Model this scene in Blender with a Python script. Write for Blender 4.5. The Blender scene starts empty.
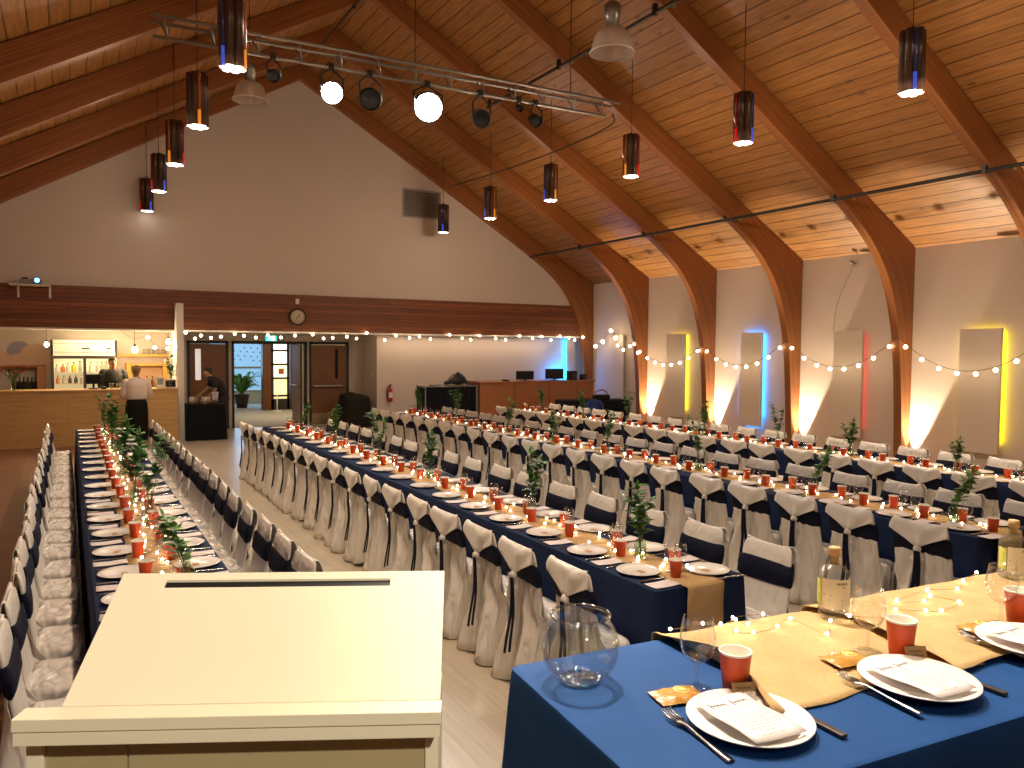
import bpy, bmesh, math, random
from mathutils import Vector, Matrix
random.seed(7)
PI = math.pi
SC = bpy.context.scene
COL = SC.collection

# ------------------------------------------------------------------ helpers
def link(o, parent=None):
    COL.objects.link(o)
    if parent is not None:
        o.parent = parent
    return o

def tag(o, label=None, cat=None, group=None, kind=None):
    if label: o['label'] = label
    if cat: o['category'] = cat
    if group: o['group'] = group
    if kind: o['kind'] = kind
    return o

def thing(name, label, cat, loc=(0, 0, 0), rz=0.0, group=None):
    o = bpy.data.objects.new(name, None)
    o.empty_display_size = 0.1
    o.location = loc
    o.rotation_euler = (0, 0, rz)
    link(o)
    return tag(o, label, cat, group)

class MB:
    """collects shapes for ONE mesh object"""
    def __init__(s):
        s.v = []; s.f = []; s.uv = {}
    def add(s, vs, fs):
        b = len(s.v)
        s.v += [tuple(v) for v in vs]
        s.f += [tuple(b + i for i in f) for f in fs]
        return s
    def box(s, x0, x1, y0, y1, z0, z1):
        vs = [(x, y, z) for z in (z0, z1) for y in (y0, y1) for x in (x0, x1)]
        return s.add(vs, [(0, 2, 3, 1), (4, 5, 7, 6), (0, 1, 5, 4), (2, 6, 7, 3), (0, 4, 6, 2), (1, 3, 7, 5)])
    def bbox(s, x0, x1, y0, y1, z0, z1, b=0.01):
        """box with chamfered edges"""
        b = min(b, (x1 - x0) * .45, (y1 - y0) * .45, (z1 - z0) * .45)
        bm = bmesh.new()
        bmesh.ops.create_cube(bm, size=1)
        for v in bm.verts:
            v.co = Vector(((x0 + x1) / 2 + v.co.x * (x1 - x0), (y0 + y1) / 2 + v.co.y * (y1 - y0), (z0 + z1) / 2 + v.co.z * (z1 - z0)))
        bmesh.ops.bevel(bm, geom=bm.edges[:], offset=b, segments=2, affect='EDGES', profile=.6)
        bm.verts.index_update()
        s.add([v.co[:] for v in bm.verts], [[v.index for v in f.verts] for f in bm.faces])
        bm.free()
        return s
    def lathe(s, prof, n=20, c=(0, 0, 0), caps=True):
        vs = []; fs = []
        for r, z in prof:
            for k in range(n):
                a = 2 * PI * k / n
                vs.append((c[0] + r * math.cos(a), c[1] + r * math.sin(a), c[2] + z))
        m = len(prof)
        for i in range(m - 1):
            for k in range(n):
                k2 = (k + 1) % n
                fs.append((i * n + k, i * n + k2, (i + 1) * n + k2, (i + 1) * n + k))
        if caps:
            if prof[0][0] > 1e-5: fs.append(tuple(reversed(range(n))))
            if prof[-1][0] > 1e-5: fs.append(tuple((m - 1) * n + k for k in range(n)))
        return s.add(vs, fs)
    def tube(s, pts, r, n=8, caps=True):
        pts = [Vector(p) for p in pts]
        rs = r if isinstance(r, (list, tuple)) else [r] * len(pts)
        vs = []; fs = []
        up = None
        for i, p in enumerate(pts):
            if i == 0: t = pts[1] - p
            elif i == len(pts) - 1: t = p - pts[i - 1]
            else: t = pts[i + 1] - pts[i - 1]
            t.normalize()
            if up is None:
                up = Vector((0, 0, 1)) if abs(t.z) < .9 else Vector((1, 0, 0))
            a = t.cross(up)
            if a.length < 1e-6: a = t.orthogonal()
            a.normalize(); b = a.cross(t).normalized(); up = b
            for k in range(n):
                q = 2 * PI * k / n
                vs.append(p + (a * math.cos(q) + b * math.sin(q)) * rs[i])
        for i in range(len(pts) - 1):
            for k in range(n):
                k2 = (k + 1) % n
                fs.append((i * n + k, i * n + k2, (i + 1) * n + k2, (i + 1) * n + k))
        if caps:
            fs.append(tuple(reversed(range(n)))); fs.append(tuple((len(pts) - 1) * n + k for k in range(n)))
        return s.add(vs, fs)
    def grid(s, rows, close=False):
        """rows: list of equally long point lists"""
        n = len(rows[0]); fs = []
        vs = [p for r in rows for p in r]
        for i in range(len(rows) - 1):
            for k in range(n if close else n - 1):
                k2 = (k + 1) % n
                fs.append((i * n + k, i * n + k2, (i + 1) * n + k2, (i + 1) * n + k))
        return s.add(vs, fs)
    def ball(s, c, r, nu=12, nv=8, sc=(1, 1, 1)):
        prof = []
        for i in range(nv + 1):
            a = PI * i / nv
            prof.append((max(math.sin(a), 1e-4) * r, -math.cos(a) * r))
        b = len(s.v)
        s.lathe(prof, nu, (0, 0, 0), True)
        for i in range(b, len(s.v)):
            x, y, z = s.v[i]
            s.v[i] = (c[0] + x * sc[0], c[1] + y * sc[1], c[2] + z * sc[2])
        return s
    def prism(s, poly, y0, y1):
        """polygon of (x, z) extruded along y"""
        n = len(poly)
        vs = [(x, y0, z) for x, z in poly] + [(x, y1, z) for x, z in poly]
        fs = [tuple(range(n)), tuple(reversed(range(n, 2 * n)))]
        fs += [(k, n + k, n + (k + 1) % n, (k + 1) % n) for k in range(n)]
        return s.add(vs, fs)
    def move(s, b, M):
        for i in range(b, len(s.v)):
            s.v[i] = tuple(M @ Vector(s.v[i]))
        return s
    def build(s, name, mat, parent=None, smooth=False, fixn=True, loc=None):
        me = bpy.data.meshes.new(name)
        me.from_pydata(s.v, [], s.f)
        if fixn:
            bm = bmesh.new(); bm.from_mesh(me)
            bmesh.ops.recalc_face_normals(bm, faces=bm.faces[:])
            bm.to_mesh(me); bm.free()
        me.materials.append(mat)
        if smooth:
            me.shade_smooth()
            if smooth == 'auto':
                try: me.set_sharp_from_angle(angle=math.radians(40))
                except Exception: pass
        o = bpy.data.objects.new(name, me)
        if loc is not None: o.location = loc
        return link(o, parent)

def dup(root, loc=None, rz=None, label=None, group=None):
    r = root.copy(); COL.objects.link(r)
    if loc is not None: r.location = loc
    if rz is not None: r.rotation_euler = (0, 0, rz)
    if label: r['label'] = label
    if group: r['group'] = group
    for ch in root.children:
        c = ch.copy(); COL.objects.link(c); c.parent = r
        for g in ch.children:
            d = g.copy(); COL.objects.link(d); d.parent = c
    return r

ORD = 'first second third fourth fifth sixth seventh eighth ninth tenth eleventh twelfth thirteenth fourteenth fifteenth sixteenth seventeenth eighteenth nineteenth twentieth twenty-first twenty-second twenty-third twenty-fourth twenty-fifth twenty-sixth twenty-seventh twenty-eighth twenty-ninth thirtieth thirty-first thirty-second thirty-third thirty-fourth thirty-fifth thirty-sixth thirty-seventh thirty-eighth thirty-ninth fortieth'.split()

# ------------------------------------------------------------------ materials
def NT(m):
    m.use_nodes = True
    return m.node_tree.nodes, m.node_tree.links, m.node_tree.nodes['Principled BSDF']

def M(name, col, rough=.5, metal=0., noise=None, bump=None, emit=None, sheen=0., spec=None, coat=0., sub=0.):
    """noise=(scale, amount) varies the colour; bump=(scale, strength)"""
    m = bpy.data.materials.new(name)
    N, L, B = NT(m)
    B.inputs['Base Color'].default_value = (*col, 1)
    B.inputs['Roughness'].default_value = rough
    B.inputs['Metallic'].default_value = metal
    if spec is not None: B.inputs['Specular IOR Level'].default_value = spec
    if sheen: B.inputs['Sheen Weight'].default_value = sheen
    if coat: B.inputs['Coat Weight'].default_value = coat
    tc = N.new('ShaderNodeTexCoord')
    if noise:
        nz = N.new('ShaderNodeTexNoise'); nz.inputs['Scale'].default_value = noise[0]; nz.inputs['Detail'].default_value = 4
        L.new(tc.outputs['Object'], nz.inputs['Vector'])
        mx = N.new('ShaderNodeMix'); mx.data_type = 'RGBA'
        mx.inputs['A'].default_value = (*[c * (1 - noise[1]) for c in col], 1)
        mx.inputs['B'].default_value = (*[min(1, c * (1 + noise[1])) for c in col], 1)
        L.new(nz.outputs['Fac'], mx.inputs['Factor']); L.new(mx.outputs['Result'], B.inputs['Base Color'])
    if bump:
        nb = N.new('ShaderNodeTexNoise'); nb.inputs['Scale'].default_value = bump[0]; nb.inputs['Detail'].default_value = 3
        L.new(tc.outputs['Object'], nb.inputs['Vector'])
        bp = N.new('ShaderNodeBump'); bp.inputs['Strength'].default_value = bump[1]; bp.inputs['Distance'].default_value = .02
        L.new(nb.outputs['Fac'], bp.inputs['Height']); L.new(bp.outputs['Normal'], B.inputs['Normal'])
    if emit:
        B.inputs['Emission Color'].default_value = (*emit[0], 1)
        B.inputs['Emission Strength'].default_value = emit[1]
        if len(emit) > 2: m.cycles.emission_sampling = 'NONE'
    return m

def M_planks(name, c1, c2, cm, length, width, axis, slope=0., rough=.5, mortar=.012, bump=.4, grain=.35, mscale=1., knots=False):
    """boards: axis 'x'/'y' = direction the boards run; slope rotates about y first (radians)"""
    m = bpy.data.materials.new(name)
    N, L, B = NT(m)
    B.inputs['Roughness'].default_value = rough
    tc = N.new('ShaderNodeTexCoord')
    sx = N.new('ShaderNodeSeparateXYZ')
    if slope:
        mp = N.new('ShaderNodeMapping'); mp.inputs['Rotation'].default_value = (0, slope, 0)
        L.new(tc.outputs['Object'], mp.inputs['Vector']); L.new(mp.outputs['Vector'], sx.inputs['Vector'])
    else:
        L.new(tc.outputs['Object'], sx.inputs['Vector'])
    cb = N.new('ShaderNodeCombineXYZ')
    a, b = {'y': ('Y', 'X'), 'x': ('X', 'Y'), 'xz': ('X', 'Z'), 'yz': ('Y', 'Z'), 'zx': ('Z', 'X')}[axis]
    L.new(sx.outputs[a], cb.inputs['X']); L.new(sx.outputs[b], cb.inputs['Y'])
    br = N.new('ShaderNodeTexBrick')
    br.inputs['Color1'].default_value = (*c1, 1); br.inputs['Color2'].default_value = (*c2, 1); br.inputs['Mortar'].default_value = (*cm, 1)
    br.inputs['Scale'].default_value = 1; br.inputs['Mortar Size'].default_value = mortar * mscale; br.inputs['Bias'].default_value = 0
    br.inputs['Brick Width'].default_value = length; br.inputs['Row Height'].default_value = width
    br.offset = .37; br.inputs['Mortar Smooth'].default_value = .3
    L.new(cb.outputs['Vector'], br.inputs['Vector'])
    mp2 = N.new('ShaderNodeMapping'); mp2.inputs['Scale'].default_value = (1.2, 26, 1)
    L.new(cb.outputs['Vector'], mp2.inputs['Vector'])
    nz = N.new('ShaderNodeTexNoise'); nz.inputs['Scale'].default_value = 1.6; nz.inputs['Detail'].default_value = 5
    L.new(mp2.outputs['Vector'], nz.inputs['Vector'])
    rm = N.new('ShaderNodeMapRange'); rm.inputs['From Min'].default_value = .3; rm.inputs['From Max'].default_value = .7
    rm.inputs['To Min'].default_value = 1 - grain; rm.inputs['To Max'].default_value = 1 + grain * .6
    L.new(nz.outputs['Fac'], rm.inputs['Value'])
    mx = N.new('ShaderNodeMix'); mx.data_type = 'RGBA'; mx.blend_type = 'MULTIPLY'; mx.inputs['Factor'].default_value = 1
    L.new(br.outputs['Color'], mx.inputs['A']); L.new(rm.outputs['Result'], mx.inputs['B'])
    if knots:
        mp3 = N.new('ShaderNodeMapping'); mp3.inputs['Scale'].default_value = (1.6, 6.5, 1)
        L.new(cb.outputs['Vector'], mp3.inputs['Vector'])
        vo = N.new('ShaderNodeTexVoronoi'); vo.inputs['Scale'].default_value = 1.0
        L.new(mp3.outputs['Vector'], vo.inputs['Vector'])
        kr = N.new('ShaderNodeMapRange'); kr.inputs['From Min'].default_value = .05; kr.inputs['From Max'].default_value = .13
        kr.inputs['To Min'].default_value = .45; kr.inputs['To Max'].default_value = 1
        L.new(vo.outputs['Distance'], kr.inputs['Value'])
        mk = N.new('ShaderNodeMix'); mk.data_type = 'RGBA'; mk.blend_type = 'MULTIPLY'; mk.inputs['Factor'].default_value = 1
        L.new(mx.outputs['Result'], mk.inputs['A']); L.new(kr.outputs['Result'], mk.inputs['B'])
        mx = mk
    L.new(mx.outputs['Result'], B.inputs['Base Color'])
    bp = N.new('ShaderNodeBump'); bp.inputs['Strength'].default_value = bump; bp.inputs['Distance'].default_value = .01; bp.invert = True
    L.new(br.outputs['Fac'], bp.inputs['Height']); L.new(bp.outputs['Normal'], B.inputs['Normal'])
    return m

def M_glulam(name, c1, c2):
    """laminations along the length, from the mesh's UV map (u = metres along, v = metres across)"""
    m = bpy.data.materials.new(name)
    N, L, B = NT(m)
    B.inputs['Roughness'].default_value = .45
    uv = N.new('ShaderNodeUVMap')
    mp = N.new('ShaderNodeMapping'); mp.inputs['Scale'].default_value = (.5, 30, 1)
    L.new(uv.outputs['UV'], mp.inputs['Vector'])
    nz = N.new('ShaderNodeTexNoise'); nz.inputs['Scale'].default_value = 1; nz.inputs['Detail'].default_value = 5
    L.new(mp.outputs['Vector'], nz.inputs['Vector'])
    wv = N.new('ShaderNodeTexBrick')
    wv.inputs['Color1'].default_value = (*c1, 1); wv.inputs['Color2'].default_value = (*c2, 1); wv.inputs['Mortar'].default_value = (*[c * .5 for c in c2], 1)
    wv.inputs['Scale'].default_value = 1; wv.inputs['Brick Width'].default_value = 2.7; wv.inputs['Row Height'].default_value = .04; wv.inputs['Mortar Size'].default_value = .002
    L.new(uv.outputs['UV'], wv.inputs['Vector'])
    rm = N.new('ShaderNodeMapRange'); rm.inputs['From Min'].default_value = .3; rm.inputs['From Max'].default_value = .7
    rm.inputs['To Min'].default_value = .7; rm.inputs['To Max'].default_value = 1.2
    L.new(nz.outputs['Fac'], rm.inputs['Value'])
    mx = N.new('ShaderNodeMix'); mx.data_type = 'RGBA'; mx.blend_type = 'MULTIPLY'; mx.inputs['Factor'].default_value = 1
    L.new(wv.outputs['Color'], mx.inputs['A']); L.new(rm.outputs['Result'], mx.inputs['B'])
    L.new(mx.outputs['Result'], B.inputs['Base Color'])
    return m

def M_glass(name, tint=(1, 1, 1), ior=.10, edge=.75, milk=0):
    m = bpy.data.materials.new(name); m.use_nodes = True
    N, L = m.node_tree.nodes, m.node_tree.links
    N.remove(N['Principled BSDF'])
    out = N['Material Output']
    tr = N.new('ShaderNodeBsdfTransparent'); tr.inputs['Color'].default_value = (*tint, 1)
    gl = N.new('ShaderNodeBsdfGlossy'); gl.inputs['Roughness'].default_value = .03
    lw = N.new('ShaderNodeLayerWeight'); lw.inputs['Blend'].default_value = .5
    pw = N.new('ShaderNodeMath'); pw.operation = 'POWER'; pw.inputs[1].default_value = 3.5
    L.new(lw.outputs['Facing'], pw.inputs[0])
    mr = N.new('ShaderNodeMapRange'); mr.inputs['To Min'].default_value = ior * .5; mr.inputs['To Max'].default_value = edge
    L.new(pw.outputs[0], mr.inputs['Value'])
    mx = N.new('ShaderNodeMixShader')
    L.new(mr.outputs['Result'], mx.inputs['Fac']); L.new(tr.outputs[0], mx.inputs[1]); L.new(gl.outputs[0], mx.inputs[2])
    if milk:
        tl = N.new('ShaderNodeBsdfTranslucent'); tl.inputs['Color'].default_value = (.8, .72, .64, 1)
        df = N.new('ShaderNodeBsdfDiffuse'); df.inputs['Color'].default_value = (.8, .72, .64, 1)
        ms = N.new('ShaderNodeMixShader'); ms.inputs['Fac'].default_value = .5
        L.new(tl.outputs[0], ms.inputs[1]); L.new(df.outputs[0], ms.inputs[2])
        m2 = N.new('ShaderNodeMixShader'); m2.inputs['Fac'].default_value = milk
        L.new(mx.outputs[0], m2.inputs[1]); L.new(ms.outputs[0], m2.inputs[2]); mx = m2
    L.new(mx.outputs[0], out.inputs['Surface'])
    return m

def M_weave(name, c1, c2, scale=350, rough=.9, bump=.3, wr=None):
    m = bpy.data.materials.new(name)
    N, L, B = NT(m)
    B.inputs['Roughness'].default_value = rough; B.inputs['Specular IOR Level'].default_value = .2
    tc = N.new('ShaderNodeTexCoord')
    ck = N.new('ShaderNodeTexNoise'); ck.inputs['Scale'].default_value = scale; ck.inputs['Detail'].default_value = 2
    L.new(tc.outputs['Object'], ck.inputs['Vector'])
    n2 = N.new('ShaderNodeTexNoise'); n2.inputs['Scale'].default_value = 7; n2.inputs['Detail'].default_value = 4
    L.new(tc.outputs['Object'], n2.inputs['Vector'])
    ad = N.new('ShaderNodeMath'); ad.operation = 'ADD'
    L.new(ck.outputs['Fac'], ad.inputs[0]); L.new(n2.outputs['Fac'], ad.inputs[1])
    mr = N.new('ShaderNodeMapRange'); mr.inputs['From Min'].default_value = .65; mr.inputs['From Max'].default_value = 1.35
    L.new(ad.outputs[0], mr.inputs['Value'])
    mx = N.new('ShaderNodeMix'); mx.data_type = 'RGBA'
    mx.inputs['A'].default_value = (*c1, 1); mx.inputs['B'].default_value = (*c2, 1)
    L.new(mr.outputs['Result'], mx.inputs['Factor']); L.new(mx.outputs['Result'], B.inputs['Base Color'])
    bp = N.new('ShaderNodeBump'); bp.inputs['Strength'].default_value = bump; bp.inputs['Distance'].default_value = .004
    if wr:
        n3 = N.new('ShaderNodeTexNoise'); n3.inputs['Scale'].default_value = wr[0]; n3.inputs['Detail'].default_value = 3; n3.inputs['Distortion'].default_value = 1.0
        L.new(tc.outputs['Object'], n3.inputs['Vector'])
        b2 = N.new('ShaderNodeBump'); b2.inputs['Strength'].default_value = wr[1]; b2.inputs['Distance'].default_value = .02
        L.new(n3.outputs['Fac'], b2.inputs['Height']); L.new(b2.outputs['Normal'], bp.inputs['Normal'])
    L.new(ck.outputs['Fac'], bp.inputs['Height']); L.new(bp.outputs['Normal'], B.inputs['Normal'])
    return m

SLOPE = math.atan(.5605)
m_wall = M('painted_plaster', (.64, .555, .48), .85, noise=(1.2, .04))
m_wall_r = M('painted_side_wall', (.70, .61, .54), .8, noise=(1.2, .04))
m_white = M('white_paint', (.80, .77, .71), .55)
m_ceil_r = M_planks('ceiling_boards', (.41, .188, .054), (.345, .15, .04), (.12, .042, .010), 60, .128, 'y', SLOPE, .45, .006, .6, .32, knots=True)
m_ceil_l = M_planks('ceiling_boards_far_slope', (.41, .188, .054), (.345, .15, .04), (.12, .042, .010), 60, .128, 'y', -SLOPE, .45, .006, .6, .32, knots=True)
m_glu = M_glulam('glulam', (.34, .124, .033), (.265, .086, .022))
m_beamband = M_planks('stained_band_boards', (.27, .082, .026), (.14, .041, .014), (.05, .013, .005), 7.0, .088, 'xz', 0, .5, .004, .4, .35)
m_floor = M_planks('pale_floor_planks', (.50, .44, .34), (.45, .39, .30), (.38, .32, .245), 1.4, .19, 'y', 0, .30, .004, .1, .14)
m_floor_l = M_planks('brown_floor_planks', (.29, .145, .08), (.22, .105, .058), (.09, .042, .022), 1.8, .14, 'x', 0, .35, .008, .15, .3)
m_stage = M_planks('stage_boards', (.22, .14, .08), (.18, .11, .06), (.07, .04, .02), 1.8, .14, 'x', 0, .4, .006, .15, .3)
m_navy = M_weave('navy_cloth', (.0055, .015, .052), (.009, .024, .078), 500, .8, .15, (5, .25))
m_navyh = M_weave('blue_cloth', (.009, .054, .195), (.013, .074, .25), 700, .75, .12, (3, .12))
m_burlap = M_weave('burlap', (.42, .265, .115), (.60, .41, .20), 300, .95, .6, (9, .35))
def M_satin(name, col, rough, scale, st, dist, second=0.):
    """glossy cloth whose creases come from two stretched, distorted noise layers"""
    m = bpy.data.materials.new(name)
    N, L, B = NT(m)
    B.inputs['Base Color'].default_value = (*col, 1); B.inputs['Roughness'].default_value = rough
    B.inputs['Sheen Weight'].default_value = .15; B.inputs['Specular IOR Level'].default_value = .7
    tc = N.new('ShaderNodeTexCoord')
    prev = None
    for sc_, k, d in ((scale, 1, dist), (tuple(q * 2.1 for q in scale), second, dist * .5))[:2 if second else 1]:
        mp = N.new('ShaderNodeMapping'); mp.inputs['Scale'].default_value = sc_
        L.new(tc.outputs['Object'], mp.inputs['Vector'])
        nz = N.new('ShaderNodeTexNoise'); nz.inputs['Scale'].default_value = 1; nz.inputs['Detail'].default_value = 1; nz.inputs['Distortion'].default_value = 1.3
        L.new(mp.outputs['Vector'], nz.inputs['Vector'])
        bp = N.new('ShaderNodeBump'); bp.inputs['Strength'].default_value = st * k; bp.inputs['Distance'].default_value = d
        L.new(nz.outputs['Fac'], bp.inputs['Height'])
        if prev: L.new(prev.outputs['Normal'], bp.inputs['Normal'])
        prev = bp
    L.new(prev.outputs['Normal'], B.inputs['Normal'])
    return m
m_satin = M_satin('white_satin', (.78, .74, .67), .28, (6, 6, 5), .5, .04)
m_satin_d = M_satin('draped_satin', (.76, .72, .65), .22, (9, 9, 2.0), .9, .06, .4)
m_satin_s = M_satin('satin_seat', (.74, .71, .67), .17, (5, 7, 4.5), 1.0, .09)
m_sash = M('navy_sash', (.0035, .006, .022), .7, bump=(30, .4), spec=.2)
m_plate = M('glazed_china', (.80, .78, .74), .15, coat=.3)
m_cup = M('orange_red_paper', (.66, .075, .012), .45)
m_cupw = M('cup_lining', (.88, .84, .74), .5)
m_glass = M_glass('clear_glass')
m_glassb = M_glass('green_tinted_glass', (.86, .93, .84), .12, .7)
m_glassw = M_glass('clear_thick_glass', (.94, .96, .96), .12, .8)
m_kraft = M('kraft_card', (.45, .27, .11), .8, noise=(40, .15))
m_card = M('white_card', (.72, .64, .63), .6)
m_steel = M('cutlery_steel', (.55, .53, .5), .22, 1.0)
m_dsteel = M('dark_handle_steel', (.10, .085, .075), .35, .8)
m_leaf = M('leaf', (.06, .19, .035), .45, noise=(12, .45))
m_leaf2 = M('pale_leaf', (.13, .30, .07), .5, noise=(12, .35))
m_stem = M('stem', (.10, .10, .035), .7)
m_cork = M('cork', (.50, .33, .15), .85, noise=(60, .25))
m_lect = M('lectern_laminate', (.84, .76, .56), .38, noise=(3, .03))
m_black = M('black', (.004, .004, .004), .5, spec=.3)
m_blackcloth = M('black_cloth', (.004, .005, .008), .85, bump=(6, .3), spec=.2)
m_metal = M('brushed_metal', (.30, .285, .26), .4, .9)
m_dmetal = M('dark_metal', (.05, .045, .04), .45, .7)
m_bulb = M('warm_bulb', (1, .9, .7), .4, emit=((1, .74, .42), 60, 0))
m_bulb_s = M('fairy_bulb', (1, .9, .7), .4, emit=((1, .84, .60), 30, 0))
m_wire = M('copper_wire', (.35, .2, .08), .4, .8)
m_cord = M('dark_cord', (.05, .03, .02), .6)
m_ply = M_planks('bar_plywood', (.62, .39, .155), (.56, .34, .13), (.42, .24, .085), 1.25, .45, 'xz', 0, .45, .003, .1, .2)
m_booth = M('booth_veneer', (.30, .11, .04), .45, noise=(2, .15))
m_door = M('door_veneer', (.23, .10, .045), .4, noise=(2.5, .18))
m_frame = M('dark_door_frame', (.025, .018, .014), .5)
m_pan = M('acoustic_panel', (.72, .63, .54), .9, noise=(2, .03))

# ------------------------------------------------------------------ setting
XL, XR, XM = -3.58, 13.14, 4.78
EAVE, RIDGE = 3.87, 3.87 + (13.14 - 4.78) * .5605
YB = 18.35                                    # upper end wall
YF = -6.0
STG = .53

def struct(o, label=None, cat=None):
    o['kind'] = 'structure'
    if label: o['label'] = label
    if cat: o['category'] = cat
    return o

struct(MB().box(.45, XR + .3, YF, 30, -.1, 0).build('floor', m_floor), 'pale planked hall floor under and between the long tables', 'floor')
struct(MB().box(XL - .3, .45, YF, YB + 4, -.1, 0).build('floor_left', m_floor_l), 'brown planked floor at the bar side of the hall', 'floor')
struct(MB().box(XL, XR, YF, 1.78, 0, STG).build('floor_stage', m_stage), 'raised stage under the lectern and head table', 'stage')
struct(MB().box(XR, XR + .2, YF, YB + 3, 0, 4.2).build('wall_right', m_wall_r), 'white side wall behind the tall arches', 'wall')
struct(MB().box(XL - .2, XL, YF, YB + 4, 0, 4.2).build('wall_left', m_wall), 'white side wall beyond the bar', 'wall')
struct(MB().box(XL - .2, XR + .2, YF - .1, YF, 0, RIDGE + .1).build('wall_front', M('dark_stage_backdrop', (.10, .08, .07), .9)), 'dark wall at the rear of the stage', 'wall')
# roof slopes
for nm, xe, mm in (('ceiling_right', XR + .2, m_ceil_r), ('ceiling_left', XL - .2, m_ceil_l)):
    ze = RIDGE - abs(xe - XM) * .5605
    mb = MB().add([(XM, YF, RIDGE), (xe, YF, ze), (xe, YB + .1, ze), (XM, YB + .1, RIDGE),
                   (XM, YF, RIDGE + .15), (xe, YF, ze + .15), (xe, YB + .1, ze + .15), (XM, YB + .1, RIDGE + .15)],
                  [(0, 1, 2, 3), (4, 7, 6, 5), (0, 4, 5, 1), (1, 5, 6, 2), (2, 6, 7, 3), (0, 3, 7, 4)])
    struct(mb.build(nm, mm), 'sloping ceiling of stained boards, %s slope' % nm.split('_')[1], 'ceiling')
# upper end wall (gable)
zr = RIDGE + .05
gab = [(XL - .2, 3.22), (XR + .2, 3.22), (XR + .2, 3.8), (XM, zr), (XL - .2, 3.8)]
struct(MB().prism(gab, YB, YB + .2).build('wall_back', m_wall), 'pale gable wall above the stained board band', 'wall')
struct(MB().box(XL - .2, XR, YB - .04, YB + .2, 2.37, 3.235).build('trim_1', m_beamband), 'dark stained board band across the end wall', 'fascia')
struct(MB().box(XL - .2, XR, YB - .045, YB + .6, 2.335, 2.37).build('trim_2', m_white), 'white strip under the stained board band', 'trim')
struct(MB().box(XL - .2, XR, YB + .2, YB + 3.2, 2.345, 2.42).build('ceiling_recess', m_white), 'low white ceiling over the bar and doors', 'ceiling')
# recess walls
YD = 19.9
struct(MB().box(6.80, XR, 18.72, 18.76, 0, 2.345).build('wall_booth', m_wall_r), 'white wall behind the sound booth', 'wall')
struct(MB().box(6.80, 6.95, 18.76, YD + .1, 0, 2.345).build('wall_return', m_wall), 'short white return wall beside the doors', 'wall')
m_barwall = M('bar_wall', (.66, .60, .54), .8)
struct(MB().box(XL - .2, 2.2, 20.35, 20.5, 0, 2.345).build('wall_bar', m_barwall), 'white wall at the back of the bar', 'wall')
struct(MB().box(2.03, 2.17, 17.9, YB - .05, 0, 2.93).build('trim_3', m_white), 'white end post at the right of the bar', 'post')
struct(MB().box(2.08, 2.17, YB - .05, 20.35, 0, 2.345).build('wall_bar_end', m_barwall), 'white partition between the bar and the doors', 'wall')
# wall with the three door bays
mb = MB()
mb.box(2.17, 2.47, YD, YD + .12, 0, 2.345).box(3.42, 3.50, YD, YD + .12, 0, 2.15).box(5.33, 5.40, YD, YD + .12, 0, 2.15).box(6.44, 6.82, YD, YD + .12, 0, 2.345).box(2.47, 6.44, YD, YD + .12, 2.15, 2.345)
struct(mb.build('wall_doors', m_wall), 'white wall around the three door bays', 'wall')

def door_frame(x0, x1, n):
    mb = MB()
    mb.box(x0, x0 + .05, YD - .03, YD + .14, 0, 2.14).box(x1 - .05, x1, YD - .03, YD + .14, 0, 2.14).box(x0, x1, YD - .03, YD + .14, 2.08, 2.15)
    return mb.build('door_frame', m_frame, n)

def door_leaf(name, x0, x1, lite, label, sill=False):
    d = thing(name, label, 'door', ((x0 + x1) / 2, YD, 0)); d['kind'] = 'structure'
    d.location = (0, 0, 0)
    door_frame(x0, x1, d)
    a, b = x0 + .06, x1 - .06
    l0, l1 = lite
    mb = MB()
    mb.box(a, l0, YD, YD + .05, .02, 2.07).box(l1, b, YD, YD + .05, .02, 2.07).box(l0, l1, YD, YD + .05, .02, 1.2).box(l0, l1, YD, YD + .05, 1.95, 2.07)
    mb.build('door_panel', m_door, d)
    return d
d = door_leaf('door_1', 2.49, 3.42, (2.66, 2.79), 'closed brown door with a lit glass slot behind the black table')
MB().box(2.66, 2.79, YD + .02, YD + .03, 1.2, 1.95).build('door_glass', M('lit_slot', (.8, .7, .6), .3, emit=((.75, .68, .62), .55)), d)
MB().bbox(2.95, 3.34, YD - .09, YD - .05, .98, 1.03).box(2.97, 3.0, YD - .06, YD, .985, 1.02).box(3.29, 3.32, YD - .06, YD, .985, 1.02).build('push_bar', m_metal, d)
d = door_leaf('door_2', 5.40, 6.44, (6.08, 6.16), 'closed brown door with a dark glass slot beside the open doorway')
MB().box(6.08, 6.16, YD + .02, YD + .03, 1.2, 1.95).build('door_glass', m_black, d)
MB().bbox(5.5, 6.26, YD - .09, YD - .05, .98, 1.03).box(5.53, 5.56, YD - .06, YD, .985, 1.02).box(6.2, 6.23, YD - .06, YD, .985, 1.02).build('push_bar', m_metal, d)
MB().box(5.46, 6.38, YD - .012, YD, .04, .3).build('kick_plate', M('tan_kick_plate', (.45, .33, .18), .4, .3), d)
d = thing('door_3', 'open double doorway with dark frame leading to the foyer', 'doorway'); d['kind'] = 'structure'
door_frame(3.50, 5.34, d)
# right leaf of the doorway, swung open into the foyer
lf = MB().box(5.20, 5.26, YD + .14, YD + .95, .02, 2.07).build('door_panel', m_door, d)
MB().bbox(5.12, 5.17, YD + .2, YD + .9, .98, 1.03).box(5.15, 5.20, YD + .22, YD + .25, .985, 1.02).box(5.15, 5.20, YD + .85, YD + .88, .985, 1.02).build('push_bar', m_metal, lf)

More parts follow.
